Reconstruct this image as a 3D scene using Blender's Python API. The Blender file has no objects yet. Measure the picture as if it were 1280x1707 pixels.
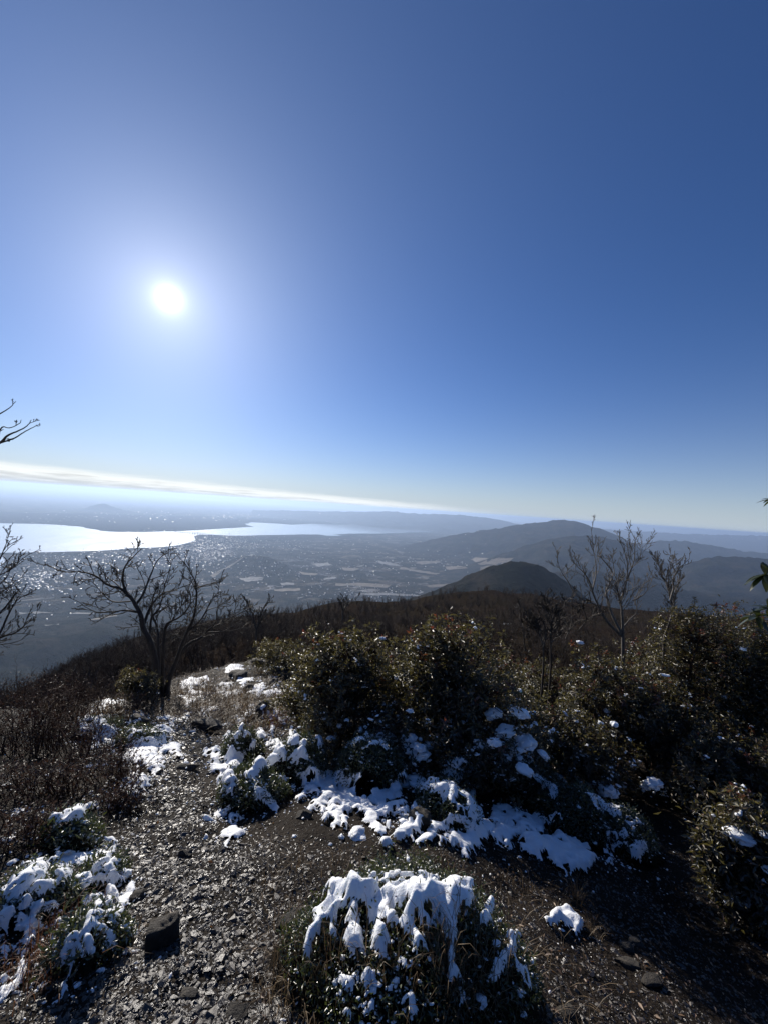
import bpy, bmesh, math, random
import numpy as np
from mathutils import Vector, Matrix

# ------------------------------------------------------------------ camera
F_PX, W_PX, H_PX = 660.0, 1280.0, 1707.0
ROLL = math.radians(3.9)
PITCH = math.radians(-0.65)
scene = bpy.context.scene
cam_d = bpy.data.cameras.new('camera')
cam = bpy.data.objects.new('camera', cam_d)
scene.collection.objects.link(cam)
cam_d.sensor_fit = 'HORIZONTAL'
cam_d.angle = 2 * math.atan(W_PX / 2 / F_PX)
cam_d.clip_start = 0.05
cam_d.clip_end = 200000.0
cam.location = (0, 0, 0)
ROT = Matrix.Rotation(math.radians(90) + PITCH, 3, 'X') @ Matrix.Rotation(ROLL, 3, 'Z')
cam.rotation_euler = ROT.to_euler()
scene.camera = cam

# ------------------------------------------------------------------ light
SUN_AZ = math.radians(-29.9)      # from +Y towards +X
SUN_EL = math.radians(22.9)
SUN_DIR = Vector((math.sin(SUN_AZ) * math.cos(SUN_EL), math.cos(SUN_AZ) * math.cos(SUN_EL), math.sin(SUN_EL)))
sun_d = bpy.data.lights.new('sun', 'SUN')
sun_d.energy = 4.6
sun_d.angle = math.radians(0.53)
sun_d.color = (1.0, 0.93, 0.83)
sun = bpy.data.objects.new('sun', sun_d)
scene.collection.objects.link(sun)
sun.rotation_euler = SUN_DIR.to_track_quat('Z', 'Y').to_euler()

world = bpy.data.worlds.new('World')
scene.world = world
world.use_nodes = True
SKY_STRENGTH = 0.055
EXPOSURE = 0.35


def build_world():
    nt = world.node_tree
    nt.nodes.clear()
    N = nt.nodes.new
    L = nt.links.new

    def math_(op, a, b=None, c=None, clamp=False):
        n = N('ShaderNodeMath'); n.operation = op; n.use_clamp = clamp
        for i, v in enumerate((a, b, c)):
            if v is None: continue
            if isinstance(v, (int, float)): n.inputs[i].default_value = v
            else: L(v, n.inputs[i])
        return n.outputs[0]
    out = N('ShaderNodeOutputWorld')
    bg = N('ShaderNodeBackground')
    sky = N('ShaderNodeTexSky')
    sky.sky_type = 'NISHITA'
    sky.sun_disc = False
    sky.sun_elevation = SUN_EL
    sky.sun_rotation = SUN_AZ
    sky.altitude = 900
    sky.air_density = 1.0
    sky.dust_density = 0.25
    sky.ozone_density = 4.0
    bg.inputs['Strength'].default_value = SKY_STRENGTH
    tc = N('ShaderNodeTexCoord')
    nrm = N('ShaderNodeVectorMath'); nrm.operation = 'NORMALIZE'
    L(tc.outputs['Generated'], nrm.inputs[0])
    d = nrm.outputs[0]
    dot = N('ShaderNodeVectorMath'); dot.operation = 'DOT_PRODUCT'
    L(d, dot.inputs[0]); dot.inputs[1].default_value = SUN_DIR
    th = math_('MULTIPLY', math_('ARCCOSINE', math_('MINIMUM', dot.outputs['Value'], 0.9999999)), 180 / math.pi)
    # the sun's disc and its aureole in the thin high haze
    core = math_('DIVIDE', 52.0, math_('ADD', math_('POWER', math_('DIVIDE', th, 0.55), 2.3), 1.0))
    halo = math_('MULTIPLY', math_('EXPONENT', math_('MULTIPLY', math_('DIVIDE', th, 5.5), -1.0)), 4.2)
    wide = math_('MULTIPLY', math_('EXPONENT', math_('MULTIPLY', math_('DIVIDE', th, 18.0), -1.0)), 3.9)
    sep = N('ShaderNodeSeparateXYZ'); L(d, sep.inputs[0])
    el = math_('MULTIPLY', math_('ARCSINE', sep.outputs['Z']), 180 / math.pi)
    az = math_('MULTIPLY', math_('ARCTAN2', sep.outputs['X'], sep.outputs['Y']), 180 / math.pi)

    def scale_col(fac, col):
        n = N('ShaderNodeVectorMath'); n.operation = 'SCALE'
        n.inputs[0].default_value = col
        L(fac, n.inputs['Scale'])
        return n.outputs[0]

    def add(a, b):
        n = N('ShaderNodeVectorMath'); n.operation = 'ADD'; L(a, n.inputs[0]); L(b, n.inputs[1]); return n.outputs[0]
    hsv = N('ShaderNodeHueSaturation'); hsv.inputs['Saturation'].default_value = 1.13
    L(sky.outputs[0], hsv.inputs['Color'])
    tint = N('ShaderNodeVectorMath'); tint.operation = 'MULTIPLY'; L(hsv.outputs[0], tint.inputs[0]); tint.inputs[1].default_value = SKY_TINT
    # pale air low over the lowland
    low = math_('MULTIPLY', math_('EXPONENT', math_('DIVIDE', math_('MAXIMUM', el, 0.0), -5.2)), 0.92)
    lm = N('ShaderNodeMix'); lm.data_type = 'RGBA'; L(low, lm.inputs['Factor']); L(tint.outputs[0], lm.inputs['A']); lm.inputs['B'].default_value = LOW_AIR
    col = add(lm.outputs['Result'], scale_col(core, (1.0, 0.97, 0.9)))
    col = add(col, scale_col(halo, (1.0, 0.97, 0.9)))
    col = add(col, scale_col(wide, (0.84, 1.0, 1.02)))
    # far bank of low stratus on the horizon, fading out towards the right
    tex = N('ShaderNodeTexNoise'); tex.inputs['Scale'].default_value = 1.0
    tex.inputs['Detail'].default_value = 4.0
    cmb = N('ShaderNodeCombineXYZ')
    L(math_('MULTIPLY', az, 0.22), cmb.inputs[0]); L(math_('MULTIPLY', el, 3.4), cmb.inputs[1])
    L(cmb.outputs[0], tex.inputs['Vector'])
    nz = math_('SUBTRACT', tex.outputs['Fac'], 0.5)
    mr = N('ShaderNodeMapRange'); mr.inputs['From Min'].default_value = -46; mr.inputs['From Max'].default_value = 18
    mr.inputs['To Min'].default_value = 2.3; mr.inputs['To Max'].default_value = 0.75
    L(az, mr.inputs['Value'])
    top = math_('ADD', mr.outputs[0], math_('MULTIPLY', nz, 0.7))
    edge = N('ShaderNodeMapRange'); edge.interpolation_type = 'SMOOTHSTEP'
    L(math_('SUBTRACT', top, el), edge.inputs['Value'])
    edge.inputs['From Min'].default_value = -0.15; edge.inputs['From Max'].default_value = 0.75
    base = N('ShaderNodeMapRange'); base.interpolation_type = 'SMOOTHSTEP'
    L(math_('ADD', math_('SUBTRACT', top, el), math_('MULTIPLY', nz, 2.2)), base.inputs['Value'])
    base.inputs['From Min'].default_value = 0.5; base.inputs['From Max'].default_value = 2.0
    base.inputs['To Min'].default_value = 1.0; base.inputs['To Max'].default_value = 0.6
    fade = N('ShaderNodeMapRange'); fade.interpolation_type = 'SMOOTHSTEP'
    L(az, fade.inputs['Value'])
    fade.inputs['From Min'].default_value = -4; fade.inputs['From Max'].default_value = 19
    fade.inputs['To Min'].default_value = 1.0; fade.inputs['To Max'].default_value = 0.0
    m = math_('MULTIPLY', math_('MULTIPLY', edge.outputs[0], fade.outputs[0]), 0.92)
    mix = N('ShaderNodeMix'); mix.data_type = 'RGBA'
    L(m, mix.inputs['Factor'])
    L(col, mix.inputs['A'])
    ccol = scale_col(base.outputs[0], CLOUD_COL)
    L(ccol, mix.inputs['B'])
    L(mix.outputs['Result'], bg.inputs['Color'])
    L(bg.outputs[0], out.inputs['Surface'])


SKY_TINT = (0.96, 1.0, 1.3)
LOW_AIR = (7.4, 8.6, 9.5, 1)
CLOUD_COL = (14.8, 15.1, 14.6)
build_world()

vs = scene.view_settings
vs.view_transform = 'Standard'
vs.look = 'None'
vs.gamma = 1.0
vs.use_curve_mapping = False
vs.exposure = EXPOSURE
scene.render.engine = 'CYCLES'
cy = scene.cycles
cy.use_denoising = True
cy.max_bounces = 6
cy.diffuse_bounces = 2
cy.glossy_bounces = 2
cy.transmission_bounces = 3
cy.transparent_max_bounces = 6
cy.volume_bounces = 0
cy.sample_clamp_indirect = 4.0
cy.sample_clamp_direct = 14.0
cy.caustics_reflective = False
cy.caustics_refractive = False

# ------------------------------------------------------------------ helpers
rng = np.random.default_rng(7)
R_NP = np.array(ROT)
R_INV = R_NP.T


def ray(px, py):
    v = R_NP @ np.array([(px - W_PX / 2), -(py - H_PX / 2), -F_PX])
    return v / v[1]                      # per metre of depth (world y)


def at(px, py, depth):
    return ray(px, py) * depth


def project(x, y, z):
    p = R_INV @ np.stack([np.ravel(x), np.ravel(y), np.ravel(z)])
    w = -p[2]
    w = np.where(w < 1e-4, 1e-4, w)
    return (W_PX / 2 + F_PX * p[0] / w).reshape(np.shape(x)), (H_PX / 2 - F_PX * p[1] / w).reshape(np.shape(x))


def _hash(ix, iy, iz, seed):
    h = (ix.astype(np.int64) * 374761393 + iy.astype(np.int64) * 668265263 + iz.astype(np.int64) * 1274126177 + seed * 144269504) & 0xFFFFFFFF
    h = ((h ^ (h >> 13)) * 1274126177) & 0xFFFFFFFF
    h = (h ^ (h >> 16)) & 0xFFFFFFFF
    return h / 4294967295.0


def vnoise(x, y, z=None, seed=0):
    x = np.asarray(x, float); y = np.asarray(y, float)
    z = np.zeros_like(x) if z is None else np.asarray(z, float)
    x0, y0, z0 = np.floor(x), np.floor(y), np.floor(z)
    fx, fy, fz = x - x0, y - y0, z - z0
    fx, fy, fz = [t * t * t * (t * (t * 6 - 15) + 10) for t in (fx, fy, fz)]
    r = 0
    zz = (0, 1) if np.any(fz) else (0,)
    for dz in zz:
        wz = (fz if dz else 1 - fz)
        for dy in (0, 1):
            wy = (fy if dy else 1 - fy)
            for dx in (0, 1):
                wx = (fx if dx else 1 - fx)
                r = r + wx * wy * wz * _hash(x0 + dx, y0 + dy, z0 + dz, seed)
    return r * 2 - 1


def fbm(x, y, z=None, octaves=4, seed=0, gain=0.5, lac=2.03):
    r, a, f = 0, 1.0, 1.0
    for i in range(octaves):
        r = r + a * vnoise(np.asarray(x) * f, np.asarray(y) * f, None if z is None else np.asarray(z) * f, seed + i * 17)
        a *= gain; f *= lac
    return r


def sstep(a, b, x):
    t = np.clip((x - a) / (b - a), 0, 1)
    return t * t * (3 - 2 * t)


def new_mesh(name, verts, faces, smooth=True):
    """faces: (n,3) or (n,4) int array, or a list of such arrays"""
    me = bpy.data.meshes.new(name)
    verts = np.asarray(verts, np.float32)
    if not isinstance(faces, list): faces = [faces]
    faces = [np.asarray(f, np.int32) for f in faces if len(f)]
    loops = np.concatenate([f.ravel() for f in faces])
    tot = np.concatenate([np.full(len(f), f.shape[1], np.int32) for f in faces])
    start = np.concatenate([[0], np.cumsum(tot)[:-1]]).astype(np.int32)
    me.vertices.add(len(verts)); me.vertices.foreach_set('co', verts.ravel())
    me.loops.add(len(loops)); me.loops.foreach_set('vertex_index', loops)
    me.polygons.add(len(tot)); me.polygons.foreach_set('loop_start', start); me.polygons.foreach_set('loop_total', tot)
    if smooth: me.polygons.foreach_set('use_smooth', np.ones(len(tot), bool))
    me.update(calc_edges=True)
    return me


def link(name, me, mat=None, parent=None, label=None, cat=None, group=None, kind=None, loc=None):
    o = bpy.data.objects.new(name, me)
    scene.collection.objects.link(o)
    if mat is not None and me is not None and not me.materials: me.materials.append(mat)
    if parent is not None: o.parent = parent
    if label: o['label'] = label
    if cat: o['category'] = cat
    if group: o['group'] = group
    if kind: o['kind'] = kind
    if loc is not None: o.location = loc
    return o


def thing(name, label, cat, loc=(0, 0, 0), group=None):
    return link(name, None, label=label, cat=cat, group=group, loc=loc)


def grid_faces(nr, nc, mask=None):
    i = np.arange(nr * nc).reshape(nr, nc)
    q = np.stack([i[:-1, :-1], i[:-1, 1:], i[1:, 1:], i[1:, :-1]], -1).reshape(-1, 4)
    if mask is not None: q = q[mask[q].all(1)]
    return q


class Mat:
    """small node-tree writer"""
    def __init__(s, name):
        s.m = bpy.data.materials.new(name); s.m.use_nodes = True
        s.nt = s.m.node_tree; s.b = s.nt.nodes['Principled BSDF']
        s.out = s.nt.nodes['Material Output']

    def n(s, t, **kw):
        nd = s.nt.nodes.new('ShaderNode' + t)
        for k, v in kw.items(): setattr(nd, k, v)
        return nd

    def l(s, a, b): s.nt.links.new(a, b)

    def pos(s, obj=False):
        if obj: return s.n('TexCoord').outputs['Object']
        return s.n('NewGeometry').outputs['Position']

    def noise(s, vec, scale, detail=4.0, rough=0.55, dist=0.0):
        t = s.n('TexNoise'); t.inputs['Scale'].default_value = scale
        t.inputs['Detail'].default_value = detail; t.inputs['Roughness'].default_value = rough
        t.inputs['Distortion'].default_value = dist
        s.l(vec, t.inputs['Vector']); return t.outputs['Fac']

    def voro(s, vec, scale, out='Distance', feature='F1', rnd=1.0):
        t = s.n('TexVoronoi', feature=feature); t.inputs['Scale'].default_value = scale
        t.inputs['Randomness'].default_value = rnd
        s.l(vec, t.inputs['Vector']); return t.outputs[out]

    def vscale(s, vec, sc):
        t = s.n('VectorMath', operation='MULTIPLY'); s.l(vec, t.inputs[0]); t.inputs[1].default_value = sc; return t.outputs[0]

    def math(s, op, a, b=None, clamp=False):
        t = s.n('Math', operation=op); t.use_clamp = clamp
        for i, v in enumerate((a, b)):
            if v is None: continue
            if isinstance(v, (int, float)): t.inputs[i].default_value = v
            else: s.l(v, t.inputs[i])
        return t.outputs[0]

    def ramp(s, fac, stops, interp='LINEAR'):
        t = s.n('ValToRGB'); t.color_ramp.interpolation = interp
        e = t.color_ramp.elements
        while len(e) < len(stops): e.new(0.5)
        for el, (p, c) in zip(e, stops):
            el.position = p
            el.color = (c, c, c, 1) if isinstance(c, (int, float)) else (*c, 1)
        s.l(fac, t.inputs[0]); return t.outputs[0]

    def mix(s, fac, a, b, blend='MIX'):
        t = s.n('Mix', data_type='RGBA', blend_type=blend)
        for i, v in ((0, fac), (6, a), (7, b)):
            if isinstance(v, (int, float)): t.inputs[i].default_value = v if i == 0 else (v, v, v, 1)
            elif isinstance(v, tuple): t.inputs[i].default_value = (*v, 1)
            else: s.l(v, t.inputs[i])
        return t.outputs[2]

    def set(s, **kw):
        names = dict(col='Base Color', rough='Roughness', metal='Metallic', spec='Specular IOR Level', coat='Coat Weight',
                     sss='Subsurface Weight', trans='Transmission Weight', ior='IOR', emit='Emission Color', coat_rough='Coat Roughness')
        for k, v in kw.items():
            i = s.b.inputs[names[k]]
            if isinstance(v, (int, float)): i.default_value = v
            elif isinstance(v, tuple): i.default_value = (*v, 1)
            else: s.l(v, i)
        return s

    def bump(s, h, dist, strength=1.0, normal=None):
        t = s.n('Bump'); t.inputs['Distance'].default_value = dist; t.inputs['Strength'].default_value = strength
        s.l(h, t.inputs['Height'])
        if normal is not None: s.l(normal, t.inputs['Normal'])
        s.l(t.outputs[0], s.b.inputs['Normal']); return t.outputs[0]

    def rnd(s): return s.n('ObjectInfo').outputs['Random']

    def attr(s, name):
        t = s.n('Attribute'); t.attribute_name = name; return t


def set_attr(me, name, vals, domain='POINT'):
    a = me.attributes.new(name, 'FLOAT', domain)
    a.data.foreach_set('value', np.asarray(vals, np.float32))


# ------------------------------------------------------------------ terrain functions
LAKE_Z = -900.0


def horizon_T(px, py):
    return -ray(px, py)[2]               # drop per metre of depth


def px_s(px, py):
    return ray(px, py)[0]                # x per metre of depth


def skyline(pts):
    a = np.array([(px_s(*p), horizon_T(*p)) for p in pts])
    a = a[np.argsort(a[:, 0])]
    return a[:, 0], a[:, 1]


RIDGE_S, RIDGE_T = skyline([(-700, 1300), (-60, 1205), (20, 1185), (60, 1163), (95, 1122), (130, 1098), (200, 1072), (245, 1058), (330, 1042), (420, 1030),
                            (500, 1020), (560, 1006), (600, 1003), (640, 1004), (690, 998), (720, 992), (760, 989), (830, 986), (890, 988), (950, 1003), (1050, 1016),
                            (1150, 1025), (1280, 1035), (1800, 1080)])
CREST = ([-2.2, -1.1, -0.9, -0.72, -0.55, -0.42, -0.3, 0.0, 0.4, 0.8, 1.2, 2.2], [4.2, 4.6, 5.0, 5.6, 7.2, 9.0, 11.0, 12.0, 11.0, 9.5, 9.0, 9.0])


def near_drop(y):
    return 1.09 + np.where(y > 0, 0.36 * np.minimum(y, 6.0) + 0.25 * np.maximum(y - 6.0, 0), 0.12 * y)


def ridge_D(s):
    return np.interp(s, [-1.2, -0.9, -0.3, 0.1, 0.5, 1.2], [70, 85, 130, 190, 230, 240])


def ground_z(x, y, detail=True):
    """height of the mountain the camera stands on (0 is eye level)"""
    x = np.asarray(x, float); y = np.asarray(y, float)
    s = x / np.maximum(y, 0.8)
    s = np.clip(s, -2.2, 2.2)
    c = np.interp(s, *CREST)
    D = ridge_D(s)
    Ts = np.interp(s, RIDGE_S, RIDGE_T)
    nd = near_drop(y)
    Tc = near_drop(c) / c
    u = np.clip(np.log(np.maximum(y, 0.1) / c) / np.log(D / c), 0, 1)
    T = Tc + (Ts - Tc) * (u ** 1.25) + 0.10 * np.sin(np.pi * np.clip(u / 0.45, 0, 1)) * (Ts < Tc + 0.1)
    mid = y * T
    far = D * Ts + 0.85 * (y - D) + 0 * y
    # round the crest of the ridge
    k = np.clip((y - D) / 25.0, 0, 1)
    far = np.where(y > D, D * Ts + Ts * (y - D) * (1 - k) + (0.85 * (y - D)) * k, far)
    drop = np.where(y < c, nd, np.where(y < D, mid, far))
    drop = drop + 0.42 * np.clip(x - 0.4, 0, 1.6) * np.clip(1 - y / 7.0, 0, 1) * sstep(-0.5, 0.8, y)
    z = -drop
    if detail:
        z = z + 0.05 * fbm(x * 0.9 + 5, y * 0.9, octaves=3, seed=3) * sstep(0, 2, y) + 0.018 * fbm(x * 5, y * 5, octaves=3, seed=9)
        z = z + 0.9 * fbm(x / 14, y / 14, octaves=3, seed=21) * sstep(20, 70, y) + 7 * fbm(x / 110, y / 110, octaves=3, seed=31) * sstep(D * 1.2, D * 2, y)
    return z


def on_ground(px, py, dmax=14.0):
    """point where the sight line through a pixel meets the near ground"""
    r = ray(px, py)
    d = np.linspace(0.3, dmax, 2400)
    g = ground_z(r[0] * d, d, True)
    hit = np.nonzero(r[2] * d <= g)[0]
    i = hit[0] if len(hit) else len(d) - 1
    return np.array([r[0] * d[i], d[i], g[i]])

# ------------------------------------------------------------------ far country
RANGES = [  # name, depth of the crest, front slope, back slope, skyline
    ('main', 9000, 0.24, 0.3, [(560, 950), (640, 922), (690, 906), (760, 891), (830, 880), (860, 874), (890, 872), (910, 868), (930, 866), (960, 868), (985, 876), (1010, 884), (1040, 897), (1080, 920), (1120, 950), (1200, 1010)]),
    ('front', 6000, 0.25, 0.3, [(700, 985), (760, 950), (810, 932), (860, 915), (910, 899), (960, 892), (1000, 894), (1060, 909), (1100, 930), (1150, 965), (1230, 1020)]),
    ('right', 11000, 0.25, 0.3, [(980, 945), (1040, 915), (1075, 905), (1105, 901), (1145, 902), (1170, 907), (1200, 911), (1240, 919), (1280, 922), (1500, 935), (1800, 950)]),
    ('rightnear', 5000, 0.3, 0.3, [(1020, 1010), (1100, 960), (1150, 938), (1180, 929), (1215, 927), (1280, 931), (1500, 945), (1800, 960)]),
    ('low', 3500, 0.32, 0.35, [(800, 1010), (850, 975), (920, 953), (970, 950), (1020, 955), (1090, 968), (1150, 985), (1280, 1002), (1500, 1020), (1800, 1050)]),
    ('farleft', 23000, 0.14, 0.2, [(420, 850), (520, 852), (600, 853), (640, 852), (700, 857), (740, 857), (780, 860), (810, 863), (840, 868), (870, 875), (900, 884), (960, 900)]),
    ('farright', 25000, 0.14, 0.2, [(860, 886), (930, 880), (1000, 882), (1060, 885), (1140, 890), (1200, 891), (1280, 894), (1500, 910), (1900, 930)]),
    ('cone', 1500, 0.45, 0.5, [(560, 1040), (690, 1000), (735, 981), (780, 961), (820, 946), (850, 938), (872, 936), (895, 941), (925, 957), (955, 980), (1000, 1025)]),
    ('peak', 15500, 0.5, 0.5, [(120, 856), (140, 848), (155, 843), (165, 839), (172, 838), (180, 841), (192, 846), (215, 851), (240, 858)]),
    ('hill', 5200, 0.3, 0.3, [(350, 950), (400, 930), (425, 926), (450, 930), (480, 945)]),
]


def plain_z(x, y):
    x = np.asarray(x, float); y = np.asarray(y, float)
    s = x / np.maximum(y, 1)
    e = 6 + 2 * fbm(x / 900, y / 900, octaves=3, seed=50)
    # piedmont below the summit: forested fans that run down to the plain
    foot = np.clip((3300 - np.hypot(x * 0.85, y)) * 0.16, 0, None)
    e = e + foot * (0.8 + 0.35 * fbm(x / 420, y / 420, octaves=4, seed=61))
    rough = fbm(x / 800, y / 800, octaves=5, seed=70)
    spur = np.abs(fbm(x / 620 + 9, y / 620, octaves=4, seed=77))
    for name, y0, mf, mb, pts in RANGES:
        S, T = skyline(pts)
        crest = 900 - np.interp(s, S, T, left=9, right=9) * y0
        dy = y - y0
        k = y0 / 9000.0
        side = np.where(dy < 0, -dy * mf, dy * mb)
        amp = np.clip(np.abs(dy) / (900 * k + 200), 0, 1)
        h = crest - side - amp * (spur * 150 - 30) * min(1.0, k + 0.25) + amp * rough * 25
        if name != 'cone':
            h = h + fbm(x / (90 * k + 30), y / (90 * k + 30), octaves=5, seed=84, gain=0.6) * (13 * k + 4)
        else:
            h = crest - np.hypot(dy * 0.42, 40) + 40 + fbm(x / 60, y / 60, octaves=5, seed=85, gain=0.65) * 6
        soft = 60.0
        d = np.clip((h - e) / soft, -30, 30)
        e = e + soft * np.where(d > 20, d, np.log1p(np.exp(np.minimum(d, 20)))) * (d > -6)
    return LAKE_Z + np.maximum(e, -4)


def hillside_mats():
    m = Mat('forest_far')
    p = m.pos()
    n1 = m.noise(p, 1 / 420.0, 5, 0.6)
    n2 = m.noise(p, 1 / 55.0, 5, 0.65)
    forest = m.ramp(n2, [(0.3, (0.007, 0.010, 0.009)), (0.55, (0.016, 0.018, 0.014)), (0.75, (0.034, 0.030, 0.022))])
    forest = m.mix(m.ramp(m.noise(p, 1 / 190.0, 5, 0.7), [(0.46, 0.0), (0.62, 0.75)]), forest, (0.05, 0.041, 0.031))
    # fields, paddies and roofs lie on the flat country only
    vec = m.n('Mapping'); vec.inputs['Rotation'].default_value = (0, 0, 0.5); m.l(p, vec.inputs['Vector'])
    parc = m.voro(m.vscale(vec.outputs[0], (1 / 70.0, 1 / 190.0, 0)), 1.0, 'Color')
    sp = m.n('SeparateColor'); m.l(parc, sp.inputs[0])
    fcol = m.ramp(sp.outputs[0], [(0.0, (0.02, 0.022, 0.016)), (0.4, (0.05, 0.042, 0.03)), (0.75, (0.10, 0.083, 0.06)), (0.95, (0.16, 0.14, 0.11)), (1.0, (0.4, 0.4, 0.4))])
    urban = m.ramp(m.voro(p, 1 / 28.0, 'Color'), [(0.0, (0.03, 0.03, 0.03)), (0.6, (0.07, 0.067, 0.067)), (1.0, (0.3, 0.3, 0.31))])
    umask = m.ramp(m.noise(p, 1 / 1500.0, 3, 0.6), [(0.5, 0.0), (0.58, 1.0)])
    open_ = m.mix(umask, fcol, urban)
    at_ = m.attr('open')
    om = m.math('MULTIPLY', at_.outputs['Fac'], m.ramp(m.math('ADD', m.math('MULTIPLY', n1, 0.75), m.math('MULTIPLY', n2, 0.25)), [(0.49, 0.0), (0.57, 1.0)]))
    col = m.mix(om, forest, open_)
    m.set(col=col, rough=0.9, spec=0.0)
    m.bump(m.noise(p, 1 / 26.0, 6, 0.75), 26.0, 1.0)

    w = Mat('lake_water')
    p = w.pos()
    st = w.vscale(p, (1 / 260.0, 1 / 900.0, 0))
    sw = w.noise(st, 1.0, 4, 0.6, 0.6)
    rip = w.noise(p, 1 / 14.0, 3, 0.6)
    w.set(col=(0.02, 0.04, 0.05), rough=w.ramp(sw, [(0.3, 0.5), (0.7, 0.66)]), spec=1.0, coat=1.0, coat_rough=0.09)
    w.b.inputs['IOR'].default_value = 1.33
    w.b.inputs['Coat IOR'].default_value = 1.7
    w.bump(rip, 1.2, 0.35)
    return m.m, w.m


def flat_mat(name, a, b, scale, rough=0.9):
    m = Mat(name)
    m.set(col=m.ramp(m.noise(m.pos(), scale, 4, 0.6), [(0.35, a), (0.65, b)]), rough=rough, spec=0.2)
    return m.m


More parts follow.
